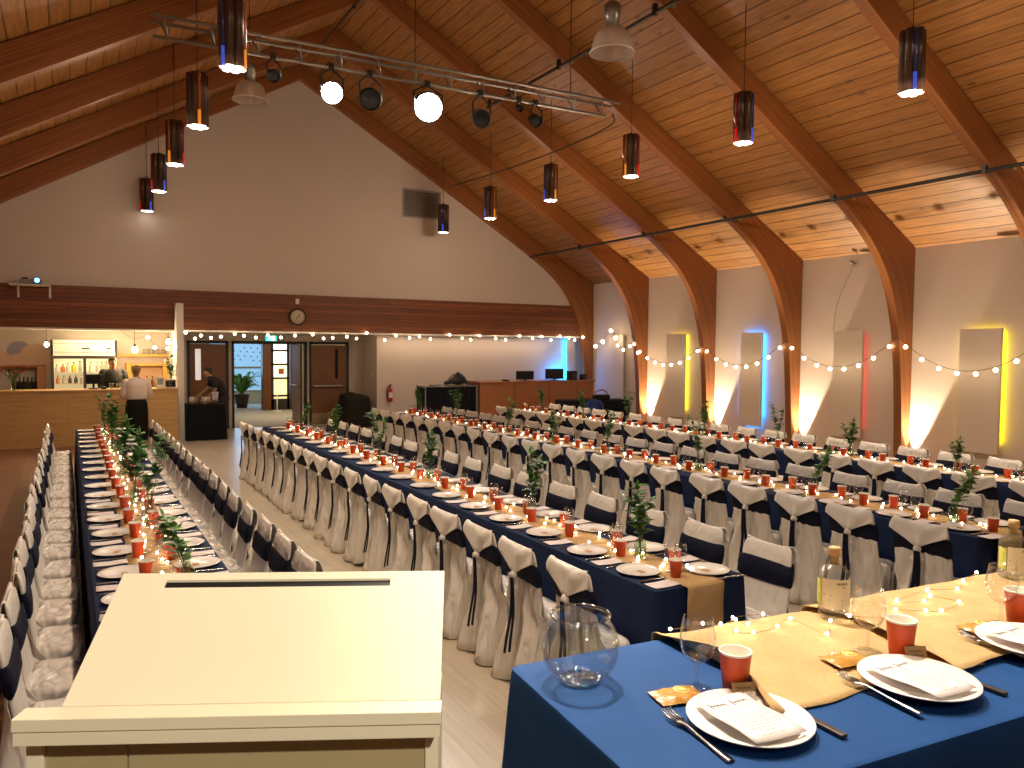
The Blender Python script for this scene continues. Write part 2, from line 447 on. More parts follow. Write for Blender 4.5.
# foyer behind the doorway
m_fwall = M('foyer_wall', (.72, .66, .52), .8)
struct(MB().box(2.2, 2.32, YD + .12, 28.6, 0, 2.7).build('wall_foyer_left', m_fwall), 'pale foyer wall seen through the doorway', 'wall')
struct(MB().box(7.4, 7.5, YD + .12, 28.6, 0, 2.7).build('wall_foyer_right', M('yellow_foyer_wall', (.85, .68, .30), .8)), 'yellow foyer side wall seen through the doorway', 'wall')
struct(MB().box(2.2, 7.5, YD + .12, 28.6, 2.7, 2.8).build('ceiling_foyer', m_white), 'white foyer ceiling', 'ceiling')
m_carpet = M('grey_foyer_carpet', (.34, .30, .26), .9, noise=(60, .15))
struct(MB().box(3.5, 7.4, YD + .06, 28.5, 0, .006).build('floor_foyer', m_carpet), 'grey carpet of the foyer beyond the doorway', 'floor')
struct(MB().box(2.3, 7.4, 28.5, 28.6, 0, .45).box(2.3, 7.4, 28.5, 28.6, 2.5, 2.7).box(2.3, 4.2, 28.5, 28.6, .45, 2.5).box(6.4, 7.4, 28.5, 28.6, .45, 2.5).build('wall_foyer_back', m_fwall), 'foyer end wall around the blue window', 'wall')
w = thing('window_1', 'large blue evening window with rows of small dark dots in the foyer', 'window'); w['kind'] = 'structure'
MB().box(4.2, 6.4, 28.52, 28.56, .45, 2.5).build('pane', M('dusk_window', (.3, .5, .7), .3, emit=((.28, .58, .92), .55)), w)
MB().box(4.2, 4.26, 28.46, 28.52, .45, 2.5).box(6.34, 6.4, 28.46, 28.52, .45, 2.5).box(4.2, 6.4, 28.46, 28.52, .40, .46).box(4.2, 6.4, 28.44, 28.5, 1.23, 1.30).build('window_frame', M('foyer_rail', (.55, .45, .25), .5), w)
dots = MB()
for r in range(6):
    for k in range(9):
        if random.random() < .8:
            x = 4.35 + k * .22 + (r % 2) * .08; z = 2.35 - r * .15 - k * .015
            dots.box(x - .022, x + .022, 28.505, 28.515, z - .02, z + .02)
dots.build('window_dots', m_frame, w)

def foyer_column(x0, x1, y, lab):
    o = MB().bbox(x0, x1, y, y + .3, 0, 2.7, .02).build('pillar', m_glu)
    struct(o, lab, 'pillar')
foyer_column(5.33, 5.58, 25.0, 'wooden foyer pillar between the blue window and the glass door')
foyer_column(6.20, 6.42, 25.0, 'wooden foyer pillar beside the yellow wall')
w = thing('door_4', 'dark framed four pane glass door in the foyer', 'door'); w['kind'] = 'structure'
mb = MB().box(5.60, 5.68, 25.1, 25.18, 0, 2.2).box(6.10, 6.18, 25.1, 25.18, 0, 2.2)
for z in (0, .42, .98, 1.42, 1.86, 2.14):
    mb.box(5.6, 6.18, 25.1, 25.18, z, z + (.34 if z == 0 else .06))
mb.build('door_frame', m_frame, w)
cols_ = [((.95, .75, .35), .9), ((1., .86, .5), 1.3), ((1., .93, .75), 1.4), ((.75, .9, .95), 1.2)]
for i, (z0, z1) in enumerate(((.36, .98), (1.04, 1.42), (1.48, 1.86), (1.92, 2.14))):
    MB().box(5.68, 6.10, 25.135, 25.145, z0, z1).build('pane', M('lit_pane', (.8, .7, .5), .3, emit=cols_[i]), w)
MB().box(5.83, 6.0, 25.085, 25.1, 1.14, 1.32).build('door_notice', M('red_notice', (.55, .12, .05), .6), w)
t = thing('planter', 'dark round planter with a leafy fern by the blue foyer window', 'plant', (4.95, 26.4, .006))
MB().lathe([(.16, 0), (.24, .42), (.26, .45), (.22, .45), (.2, .40)], 20).build('pot', M('dark_pot', (.05, .025, .015), .5), t, True)
fr = MB()
for k in range(46):
    a = random.uniform(0, 2 * PI); L_ = random.uniform(.4, .75); h_ = random.uniform(.25, .75)
    p0 = Vector((0, 0, .43)); rows = []
    for i in range(6):
        u = i / 5
        c = p0 + Vector((math.cos(a), math.sin(a), 0)) * L_ * u + Vector((0, 0, h_ * math.sin(u * 2.2)))
        s_ = Vector((-math.sin(a), math.cos(a), 0)) * (.07 * math.sin(PI * min(1, u * .9 + .1)))
        rows.append([c - s_, c + Vector((0, 0, .02)), c + s_])
    fr.grid(rows)
fr.build('fronds', m_leaf2, t, fixn=False)
t = thing('sign_stand', 'thin pale post standing on the foyer carpet', 'stand', (5.62, 24.4, .006))
MB().lathe([(.13, 0), (.13, .015), (.02, .03)], 16).build('stand_base', m_white, t, True)
MB().tube([(0, 0, .02), (0, 0, .62)], .018).build('post', m_white, t, True)

# arches ------------------------------------------------------------
YA = [18.2 - 2.43 * i for i in range(10)]     # face of each arch that looks at the stage
OUT = [(13.12, 0), (13.12, 1.0), (13.12, 2.0), (13.12, 2.7), (13.12, 3.3), (13.12, 3.86), (12.2, 4.376), (11.2, 4.937), (9.5, 5.89), (7.2, 7.18), (XM, RIDGE - .015)]
INN = [(12.90, 0), (12.86, 1.0), (12.77, 2.0), (12.645, 2.65), (12.42, 3.25), (12.03, 3.79), (11.50, 4.24), (10.78, 4.70), (9.42, 5.50), (7.2, 6.80), (XM, 8.19)]
def smooth_curve(pts, sub=4):
    out = []
    for i in range(len(pts) - 1):
        p0 = pts[max(i - 1, 0)]; p1 = pts[i]; p2 = pts[i + 1]; p3 = pts[min(i + 2, len(pts) - 1)]
        for k in range(sub):
            t = k / sub
            out.append(tuple(.5 * (2 * b + (c - a) * t + (2 * a - 5 * b + 4 * c - d) * t * t + (3 * b - a - 3 * c + d) * t ** 3) for a, b, c, d in zip(p0, p1, p2, p3)))
    out.append(pts[-1])
    return out
INNs = smooth_curve(INN, 4)
OUTs = []
for i in range(len(OUT) - 1):
    for k in range(4):
        t = k / 4
        OUTs.append((OUT[i][0] + (OUT[i + 1][0] - OUT[i][0]) * t, OUT[i][1] + (OUT[i + 1][1] - OUT[i][1]) * t))
OUTs.append(OUT[-1])
def arch_mesh(mirror, th=.15):
    vs = []; n = len(INNs); uvs = []; s = 0
    for i, (a, b) in enumerate(zip(OUTs, INNs)):
        if i: s += (Vector(b) - Vector(INNs[i - 1])).length
        w = (Vector(a) - Vector(b)).length
        for (q, v) in ((a, w), (b, 0)):
            x = 2 * XM - q[0] if mirror else q[0]
            vs.append((x, 0, q[1])); vs.append((x, th, q[1])); uvs.append((s, v)); uvs.append((s, v + (.2 if v == 0 else 0)))
    fs = []
    for i in range(n - 1):
        o, p = i * 4, (i + 1) * 4       # 0 outer-near 1 outer-far 2 inner-near 3 inner-far
        fs += [(o, o + 2, p + 2, p), (o + 3, o + 1, p + 1, p + 3), (o + 2, o + 3, p + 3, p + 2), (o + 1, o, p, p + 1)]
    fs += [(0, 1, 3, 2), ((n - 1) * 4, (n - 1) * 4 + 2, (n - 1) * 4 + 3, (n - 1) * 4 + 1)]
    me = bpy.data.meshes.new('arch'); me.from_pydata(vs, [], fs)
    uvl = me.uv_layers.new(name='UVMap')
    for lp in me.loops: uvl.data[lp.index].uv = uvs[lp.vertex_index]
    bm = bmesh.new(); bm.from_mesh(me); bmesh.ops.recalc_face_normals(bm, faces=bm.faces[:]); bm.to_mesh(me); bm.free()
    me.materials.append(m_glu)
    return me
ARCH = [arch_mesh(False), arch_mesh(True)]
arch_lab = ['against the gable wall', 'second from the gable wall', 'third from the gable wall', 'fourth from the gable wall', 'fifth from the gable wall', 'sixth from the gable wall', 'seventh from the gable wall', 'eighth from the gable wall', 'ninth from the gable wall', 'tenth from the gable wall']
for i, y in enumerate(YA):
    for sd in (0, 1):
        o = bpy.data.objects.new('arch_beam', ARCH[sd]); o.location = (0, y, 0); link(o)
        struct(o, 'curved laminated timber arch, %s, %s slope' % (arch_lab[i], 'bar side' if sd else 'lit wall side'), 'arch')

# side wall panels with coloured strips -------------------------------
def wall_panel(yc, w, col, strength, lab, top=True, left=.25, bottom=False):
    t = thing('wall_panel', lab, 'wall panel', (XR, yc, 0), 0, 'wall panels with coloured light')
    MB().bbox(-.125, -.07, -w / 2, w / 2, .36, 2.41, .006).build('panel', m_pan, t)
    MB().box(-.07, 0, -w / 2 + .12, w / 2 - .12, .5, .55).box(-.07, 0, -w / 2 + .12, w / 2 - .12, 2.2, 2.25).build('standoff', m_white, t)
    if col:
        me_ = M('strip_light', (.8, .8, .8), .4, emit=(col, strength))
        MB().box(-.067, -.056, -w / 2 + .03, -w / 2 + .045, .55, 2.36).build('light_strip', me_, t)
        if left:
            me2 = M('strip_light_dim', (.8, .8, .8), .4, emit=(col, strength * left))
            MB().box(-.067, -.056, w / 2 - .045, w / 2 - .03, .55, 2.36).build('light_strip', me2, t)
        if top: MB().box(-.067, -.056, -w / 2 + .08, w / 2 - .08, 2.355, 2.37).build('light_strip', M('strip_light_top', (.8, .8, .8), .4, emit=(col, strength * top)), t)
        if bottom: MB().box(-.067, -.056, -w / 2 + .08, w / 2 - .08, .40, .415).build('light_strip', me_, t)
    return t
wall_panel(16.99, .62, None, 0, 'plain unlit tall white wall panel nearest the sound booth')
wall_panel(14.60, .66, (1, .78, .03), 12, 'tall white wall panel edged with yellow light behind the far chairs', .4)
wall_panel(12.16, .60, (.0, .26, 1.), 26, 'tall white wall panel edged with bright blue light', .8, .6, True)
wall_panel(9.73, .64, (1, .04, .05), 3.2, 'tall white wall panel edged with red light', .0, .1)
wall_panel(7.24, .68, (1, .80, .0), 13, 'tall white wall panel edged with yellow light, nearest the stage', .5)

# ------------------------------------------------------------------ chairs
def ring(wx, wyf, wyb, z, n, fold=0, k=9, ph=0, r=.07):
    """rounded rectangle, closed loop; y from -wyb to wyf"""
    pts = []
    hx, hy, cy = wx, (wyf + wyb) / 2, (wyf - wyb) / 2
    for i in range(n):
        a = 2 * PI * i / n
        c, s = math.cos(a), math.sin(a)
        e = .35
        x = hx * math.copysign(abs(c) ** e, c); y = hy * math.copysign(abs(s) ** e, s)
        f = fold * (math.sin(k * a + ph) + .5 * math.sin((k + 4) * a + 2 * ph))
        pts.append((x + f * c, cy + y + f * s, z))
    return pts

def make_chair_parts(seed, front=.012):
    rnd = random.Random(seed)
    parts = []
    yb = lambda z: -.205 - .075 * max(0, (z - .42)) / .44        # rear plane of the chair back
    wd = lambda z: .205 - .02 * max(0, z - .42) / .44
    ph = rnd.uniform(0, 6)
    # seat cover with skirt
    mb = MB(); n = 48
    rows = []
    for z, gx, fo in ((0.0, .018, .011), (.06, .016, .010), (.15, .013, .009), (.28, .012, .008), (.38, .006, .004), (.435, 0, .002), (.452, -.012, .001)):
        rows.append(ring(.205 + gx, front, .20, z, n, fo, 8, ph))
    for k_, (sc_, z) in enumerate(((.8, .460), (.5, .463), (.2, .462))):
        r0 = ring(.205, front, .20, z, n)
        cy = (front - .20) / 2
        rows.append([(x * sc_, cy + (y - cy) * sc_, z_ + .006 * math.sin(9 * x * sc_ + 7 * i_ / n * PI + ph)) for i_, (x, y, z_) in enumerate(r0)])
    mb.grid(rows, True)
    b = len(mb.v); mb.add([(0, (front - .2) / 2, .462)], []); last = b - n
    mb.f += [(last + i, last + (i + 1) % n, b) for i in range(n)]
    parts.append(('seat_cover', mb, m_satin_s, True))
    # back cover (thin padded back)
    mb = MB(); rows = []
    for z, k in ((.40, 1), (.5, 1), (.6, 1), (.7, 1), (.78, 1), (.82, .99), (.845, .955), (.858, .90), (.864, .82)):
        w = wd(z) * k; y = yb(z)
        th = .011 if z < .85 else .007
        rr = []
        m_ = 28
        for i in range(m_):
            a = 2 * PI * i / m_
            c, s_ = math.cos(a), math.sin(a)
            xx = w * math.copysign(abs(c) ** .35, c)
            rr.append((xx, y + th + th * math.copysign(abs(s_) ** .6, s_), z + (.008 * (xx / .2) ** 4 - .006) * (z > .8)))
        rows.append(rr)
    mb.grid(rows, True); mb.f.append(tuple(len(mb.v) - 28 + i for i in range(28)))
    parts.append(('back_cover', mb, m_satin, True))
    # long drape down the rear
    mb = MB(); rows = []
    m_ = 37
    for j in range(11):
        u = j / 10; z = .675 * (1 - u) + .004
        w = .196 + .042 * u; y0 = yb(z) - .004 - .105 * u ** 1.3
        row = []
        for i in range(m_):
            t = -1 + 2 * i / (m_ - 1)
            ang = math.atan2(w * t, .80 - z)
            f = (.007 + .021 * min(1, u * 1.6)) * math.sin(ang * 17 + ph + 1.5 * u) + .012 * u * math.sin(t * 5 + 2 * ph) - .020 * math.exp(-((u - .30 - .30 * abs(t - .2)) / .06) ** 2) * (1 - abs(t)) - .014 * math.exp(-((u - .55 - .30 * abs(t + .2)) / .07) ** 2) * (1 - abs(t))
            sidey = max(0, abs(t) - .8) / .2
            row.append((w * t, y0 - .02 * (1 - t * t) * u + f + sidey ** 1.5 * (.015 + .125 * max(0, min(1, (u - .28) / .2))), z + (.012 * (1 + math.sin(4 * t + ph)) if j == 10 else 0)))
        rows.append(row)
    mb.grid(rows)
    parts.append(('rear_drape', mb, m_satin_d, True))
    # sash band
    mb = MB(); rows = []
    for z, e in ((.640, .006), (.652, .014), (.70, .017), (.75, .015), (.766, .007)):
        w = wd(z) + e; y = yb(z); rr = []
        for i in range(28):
            a = 2 * PI * i / 28; c, s_ = math.cos(a), math.sin(a); th = .011 + e
            rr.append((w * math.copysign(abs(c) ** .35, c), y + .011 + th * math.copysign(abs(s_) ** .6, s_), z + .004 * math.sin(3 * a + ph + z * 20)))
        rows.append(rr)
    mb.grid(rows, True)
    parts.append(('sash', mb, m_sash, True))
    # gathered flap: from the top rim to the knot
    mb = MB(); rows = []
    m_ = 25
    for z, w, d_ in ((.864, .168, -.010), (.868, .178, .004), (.845, .192, .014), (.81, .203, .020), (.778, .210, .024), (.752, .158, .030), (.722, .092, .036), (.688, .030, .044)):
        row = []
        for i in range(m_):
            t = -1 + 2 * i / (m_ - 1)
            ang = math.atan2(w * t, max(.02, z - .655))
            cr = .013 * abs(math.sin(ang * 3.1 + .7 + .3 * math.sin(ph))) * min(1, (.872 - z) / .06)
            top = (.006 * abs(t) ** 3 - .010 * (1 - t * t)) if z > .83 else .012 * abs(t)
            row.append((w * t, yb(z) - d_ - cr - .004 * (1 - t * t), z + top))
        rows.append(row)
    mb.grid(rows)
    parts.append(('gathered_flap', mb, m_satin, True))
    # knot and ribbon tails
    mb = MB().ball((0, yb(.68) - .054, .676), .026, 10, 6, (1.1, .8, 1))
    mb.grid([[(-.018, yb(.6) - .056, .664), (.0, yb(.6) - .064, .664), (.018, yb(.6) - .056, .664)], [(-.055, yb(.6) - .064, .60), (0.0, yb(.6) - .08, .59), (.045, yb(.6) - .064, .605)]])
    parts.append(('knot', mb, m_satin, True))
    mb = MB()
    for sx, zl in ((-.020, .20), (.022, .14 + .1 * rnd.random())):
        rows = []
        for j in range(7):
            u = j / 6; z = .665 + (zl - .665) * u
            x = sx * (.3 + u) + .008 * math.sin(5 * u + ph); y = yb(z) - .056 - .105 * (1 - z / .7) ** 1.2 - .014
            rows.append([(x - .016, y, z), (x, y - .008, z), (x + .016, y, z)])
        mb.grid(rows)
    parts.append(('ribbon_tail', mb, m_sash, True))
    return parts

def build_chair(seed):
    t = thing('banquet_chair', 'x', 'chair')
    for nm, mb, mt, sm in make_chair_parts(seed):
        o = mb.build(nm, mt, t, sm)
        if nm in ('rear_drape', 'gathered_flap'):
            md = o.modifiers.new('cloth', 'SOLIDIFY'); md.thickness = .004
        if nm == 'sash': o['label'] = 'navy sash'
        if nm == 'ribbon_tail': o['label'] = 'dark ribbon tails'
    return t
CHAIR = [build_chair(s) for s in (1, 5, 9)]
chair_used = [False] * 3
def place_chair(x, y, rz, label, group):
    i = random.randrange(3)
    rz += random.uniform(-.05, .05)
    if not chair_used[i]:
        chair_used[i] = True
        c = CHAIR[i]; c.location = (x, y, 0); c.rotation_euler = (0, 0, rz); c['label'] = label; c['group'] = group
        return c
    return dup(CHAIR[i], (x, y, 0), rz, label, group)

# ------------------------------------------------------------------ tables
def rrect(x0, x1, y0, y1, r, step=.05):
    pts = []
    def seg(a, b):
        n = max(1, int((Vector(b) - Vector(a)).length / step))
        for i in range(n): pts.append((a[0] + (b[0] - a[0]) * i / n, a[1] + (b[1] - a[1]) * i / n))
    def arc(cx, cy, a0):
        for i in range(4):
            a = a0 + PI / 2 * i / 4; pts.append((cx + r * math.cos(a), cy + r * math.sin(a)))
    seg((x0 + r, y0), (x1 - r, y0)); arc(x1 - r, y0 + r, -PI / 2)
    seg((x1, y0 + r), (x1, y1 - r)); arc(x1 - r, y1 - r, 0)
    seg((x1 - r, y1), (x0 + r, y1)); arc(x0 + r, y1 - r, PI / 2)
    seg((x0, y1 - r), (x0, y0 + r)); arc(x0 + r, y0 + r, PI)
    return pts
def cloth_mesh(x0, x1, y0, y1, zt, zb, fold=.012, flare=.02, seed=0, corner=.03):
    base = rrect(x0, x1, y0, y1, .025)
    n = len(base); rnd = random.Random(seed); ph = rnd.uniform(0, 6)
    nor = []
    for i in range(n):
        a, b = Vector(base[i - 1]), Vector(base[(i + 1) % n])
        d = (b - a).normalized(); nor.append((d.y, -d.x))
    s = [0]
    for i in range(1, n): s.append(s[-1] + (Vector(base[i]) - Vector(base[i - 1])).length)
    mb = MB(); rows = []
    H = zt - zb
    cs = [(x0, y0), (x1, y0), (x1, y1), (x0, y1)]
    for inset, z, u in ((.012, zt, 0), (.003, zt - .004, 0), (0, zt - .014, 0), (0, zt - H * .12, .12), (0, zt - H * .3, .3), (0, zt - H * .55, .55), (0, zt - H * .8, .8), (0, zb, 1)):
        row = []
        for i in range(n):
            f = u * (fold * (math.sin(s[i] * 13 + ph) * .6 + math.sin(s[i] * 29 + 2 * ph) * .4) + flare)
            dc = min(math.hypot(base[i][0] - c[0], base[i][1] - c[1]) for c in cs)
            f += corner * u * math.exp(-(dc / .07) ** 2) * (1 if u else 0)
            row.append((base[i][0] + nor[i][0] * (f - inset), base[i][1] + nor[i][1] * (f - inset), z))
        rows.append(row)
    mb.grid(rows, True)
    mb.f.append(tuple(range(n)))
    return mb

TZ = .75
TAB = {   # x0, x1, y0, y1, name used in the labels, end that is counted from
    1: (.095, .785, 2.95, 13.4, 'leftmost long table', 'the bar end'),
    2: (2.68, 3.34, 3.12, 12.65, 'second long table', 'the stage end'),
    3: (5.42, 6.08, 2.97, 14.4, 'third long table', 'the stage end'),
    4: (7.84, 8.50, 2.97, 14.0, 'fourth long table', 'the booth end'),
}
tl = {1: 'navy clothed long banquet table leading to the bar, leftmost of the long tables',
      2: 'navy clothed long banquet table with burlap hanging over its near end',
      3: 'navy clothed long banquet table, third of the long tables from the bar',
      4: 'navy clothed long banquet table nearest the lit side wall'}
for k, (x0, x1, y0, y1, nm, en) in TAB.items():
    t = thing('banquet_table', tl[k], 'table', ((x0 + x1) / 2, (y0 + y1) / 2, 0), 0, 'long banquet tables')
    hw, hl = (x1 - x0) / 2, (y1 - y0) / 2
    cloth_mesh(-hw, hw, -hl, hl, TZ, .02, .012, .015, k).build('tablecloth', m_navy, t, 'auto')
    MB().bbox(-hw + .02, hw - .02, -hl + .02, hl - .02, TZ - .035, TZ - .006, .005).build('tabletop', m_white, t)
    for sx in (-1, 1):
        for sy in (-1, 1):
            MB().tube([(sx * (hw - .09), sy * (hl - .2), 0), (sx * (hw - .09), sy * (hl - .2), TZ - .03)], .014).build('leg', m_dmetal, t, True)

def runner(name, x0, x1, y0, y1, z, lab, drop_near=0, seed=0):
    rnd = random.Random(seed); mb = MB(); rows = []
    ys = []
    if drop_near:
        for i in range(8): ys.append((y0 - .034, z - .012 - drop_near * (1 - i / 7)))
        ys.append((y0 - .028, z - .001))
    n = int((y1 - y0) / .1)
    for i in range(n + 1): ys.append((y0 + (.0 if drop_near else .06) + (y1 - y0 - .12) * i / n, z + .002))
    for j, (y, zz) in enumerate(ys):
        wob = .012 * math.sin(y * 2.1 + seed) + .006 * math.sin(y * 7 + seed)
        rows.append([(x0 + wob + (x1 - x0) * i / 6 + (.004 * rnd.uniform(-1, 1) if i in (0, 6) else 0), y, zz + .0015 * math.sin(i * 2 + y * 9)) for i in range(7)])
    mb.grid(rows)
    o = mb.build(name, m_burlap, None, True)
    md = o.modifiers.new('thick', 'SOLIDIFY'); md.thickness = .0025; md.offset = 1
    return tag(o, lab, 'table runner', 'burlap runners on the long tables')
runner('table_runner', .30, .60, 2.95, 13.3, TZ + .001, 'burlap runner along the leftmost long table', 0, 1)
runner('table_runner', 2.865, 3.13, 3.12, 12.6, TZ + .001, 'burlap runner hanging over the near end of second long table', .42, 2)
runner('table_runner', 5.60, 5.90, 2.97, 14.3, TZ + .001, 'burlap runner along the third long table', .42, 3)
runner('table_runner', 8.02, 8.32, 2.97, 13.9, TZ + .001, 'burlap runner along the fourth long table by the lit wall', .3, 4)

# table ware -------------------------------------------------------
def mk_plate(r=.127):
    return MB().lathe([(.0001, .004), (r * .60, .004), (r * .64, .0), (r * .66, .0), (r * .72, .006), (r * .98, .017), (r, .019), (r * .985, .0205), (r * .74, .0105), (r * .66, .0065), (.0001, .006)], 40)
def mk_cup(parent, h=.10, s=.92):
    MB().lathe([(.0001, .003), (.027 * s, .003), (.028 * s, 0), (.030 * s, 0), (.041 * s, h - .004)], 24, caps=False).build('cup_wall', m_cup, parent, True)
    MB().lathe([(.0405 * s, h - .005), (.0425 * s, h - .003), (.0425 * s, h), (.0405 * s, h + .001), (.039 * s, h - .003), (.0285 * s, .006), (.0001, .006)], 24, caps=False).build('cup_lining', m_cupw, parent, True)
def mk_wine(parent, s=1.):
    MB().lathe([(.0001, .003), (.031 * s, .0015), (.033 * s, .0005), (.033 * s, .002), (.012 * s, .006), (.0045 * s, .014), (.0038 * s, .03 * s), (.0042 * s, .05 * s), (.008 * s, .060 * s)], 20, caps=False).build('stem', m_glassw, parent, True)
    MB().lathe([(.006 * s, .057 * s), (.018 * s, .063 * s), (.031 * s, .077 * s), (.038 * s, .098 * s), (.0388 * s, .115 * s), (.036 * s, .138 * s), (.032 * s, .158 * s), (.0312 * s, .1585 * s), (.035 * s, .138 * s), (.0376 * s, .115 * s), (.0368 * s, .099 * s), (.030 * s, .079 * s), (.017 * s, .065 * s), (.0001, .061 * s)], 24, caps=False).build('bowl', m_glass, parent, True)
PLATE = mk_plate().build('dinner_plate', m_plate, None, True); tag(PLATE, 'x', 'plate')
CUP = thing('paper_cup', 'x', 'cup'); mk_cup(CUP)
WINE = thing('wine_glass', 'x', 'wine glass'); mk_wine(WINE)
TAGC = MB().bbox(-.024, .024, -.017, .017, 0, .003, .001).build('place_tag', m_kraft); tag(TAGC, 'x', 'place card')
MENU = MB()
rows = [[(-.05 + .1 * i / 4, -.09 + .18 * j / 6, .001 + .004 * abs(j - 3) / 3 + .002 * (i - 2) ** 2 / 4) for i in range(5)] for j in range(7)]
MENU = MENU.grid(rows).build('menu_card', m_card, None, True); tag(MENU, 'x', 'menu card')
MENU.modifiers.new('thick', 'SOLIDIFY').thickness = .001
def mk_fork(parent):
    mb = MB()
    mb.grid([[(-w, y, z), (0, y, z + .002), (w, y, z)] for y, w, z in ((-.105, .008, .003), (-.10, .0095, .003), (-.03, .005, .005), (.02, .0035, .009), (.035, .006, .009), (.045, .011, .007), (.055, .0125, .006))])
    for k in range(4):
        x = -.0105 + .007 * k
        mb.grid([[(x - .0022, .054, .006), (x + .0022, .054, .006)], [(x - .002, .08, .006), (x + .002, .08, .006)], [(x - .0008, .10, .011), (x + .0008, .10, .011)]])
    o = mb.build('fork', m_steel, parent, True); o.modifiers.new('thick', 'SOLIDIFY').thickness = .0022
    return o
def mk_knife():
    mb = MB()
    mb.bbox(-.0085, .0085, -.11, -.015, .001, .009, .003)
    mb.add([(-.006, -.016, .003), (.008, -.016, .003), (.010, .05, .003), (.004, .10, .003), (-.006, .10, .003),
            (-.006, -.016, .006), (.008, -.016, .0045), (.010, .05, .0045), (.004, .10, .0045), (-.006, .10, .006)],
           [(4, 3, 2, 1, 0), (5, 6, 7, 8, 9), (0, 1, 6, 5), (1, 2, 7, 6), (2, 3, 8, 7), (3, 4, 9, 8), (4, 0, 5, 9)])
    return mb
FORK = mk_fork(None); tag(FORK, 'x', 'fork')
KNIFE = mk_knife().build('table_knife', m_steel); tag(KNIFE, 'x', 'knife')
first_used = set()
def put(proto, loc, rz, label, group, cat=None):
    if proto.name not in first_used:
        first_used.add(proto.name)
        proto.location = loc; proto.rotation_euler = (0, 0, rz); proto['label'] = label; proto['group'] = group
        return proto
    return dup(proto, loc, rz, label, group)

SIDE = {k: ('bar side', 'lit wall side') for k in (1, 2, 3, 4)}
SH = {1: 'leftmost long table', 2: 'second long table', 3: 'third long table', 4: 'fourth long table'}
def places(k, side, ys, from_far, with_chair=True, detail=None):
    """side -1: seats at smaller x"""
    x0, x1 = TAB[k][0], TAB[k][1]
    sd = SIDE[k][0 if side < 0 else 1]; sh = SH[k]
    order = sorted(ys, reverse=from_far)
    for i, y in enumerate(order):
        o = ORD[i]; end = TAB[k][5]
        xe = x0 if side < 0 else x1
        inw = -side                                       # towards the table middle
        where = '%s from %s, %s of %s' % (o, end, sd, sh)
        def lab(head):
            return head + ' ' + where
        jx = random.uniform(-.012, .012); jy = random.uniform(-.015, .015)
        xp, yp = xe + inw * (.145 + jx), y + jy
        if with_chair and y > 3.0:
            gap = .34 - .29
            place_chair(xe + side * (.075 + random.uniform(-.012, .012)), y + random.uniform(-.012, .012), -PI / 2 if side < 0 else PI / 2,
                        'satin covered chair, ' + where, 'covered chairs along the %s' % sh)
        put(PLATE, (xp, yp, TZ), random.uniform(0, 6), 'white plate, ' + where, 'dinner plates on the %s' % sh)
        cy = yp + side * (.165 + random.uniform(-.02, .02)); cx = xe + inw * (.265 + random.uniform(-.012, .012))
        put(CUP, (cx, cy, TZ + .006), 0, 'orange paper cup, ' + where, 'paper cups on the %s' % sh)
        gy = yp + side * (.085 + random.uniform(-.02, .02)); gx = xe + inw * (.30 + random.uniform(-.01, .01))
        put(WINE, (gx, gy, TZ + .006), 0, 'wine glass, ' + where, 'wine glasses on the %s' % sh)
        put(TAGC, (xp + inw * .01, yp + random.uniform(-.01, .01), TZ + .0066), PI / 2 + random.uniform(-.4, .4), 'brown place card, ' + where, 'place cards on the %s' % sh)
        if detail and y < detail:
            put(MENU, (xe + inw * .105, yp + side * .25, TZ + .001), PI / 2 + random.uniform(-.1, .1), 'white menu card, ' + where, 'menu cards on the %s' % sh)
            put(KNIFE, (xe + inw * .13, yp + side * .155, TZ + .001), (-PI / 2 if side < 0 else PI / 2), 'knife, ' + where, 'knives on the %s' % sh)
            put(FORK, (xe + inw * .13, yp - side * .155, TZ + .001), (-PI / 2 if side < 0 else PI / 2), 'fork, ' + where, 'forks on the %s' % sh)

places(1, -1, [3.75 + .515 * i for i in range(19)], True, True, 7.5)
places(1, 1, [4.27 + .515 * i for i in range(18)], True, True, 7.5)
places(2, -1, [3.43 + .517 * i for i in range(18)], False, True, 6.2)
places(2, 1, [3.27 + .56 * i for i in range(17)], False, True, 6.2)
places(3, -1, [3.19 + .515 * i for i in range(22)], False, True, 5.6)
places(3, 1, [3.15 + .53 * i for i in range(21)], False, True, 5.6)
places(4, -1, [3.65 + .515 * i for i in range(20)], True)
places(4, 1, [3.55 + .53 * i for i in range(20)], True)

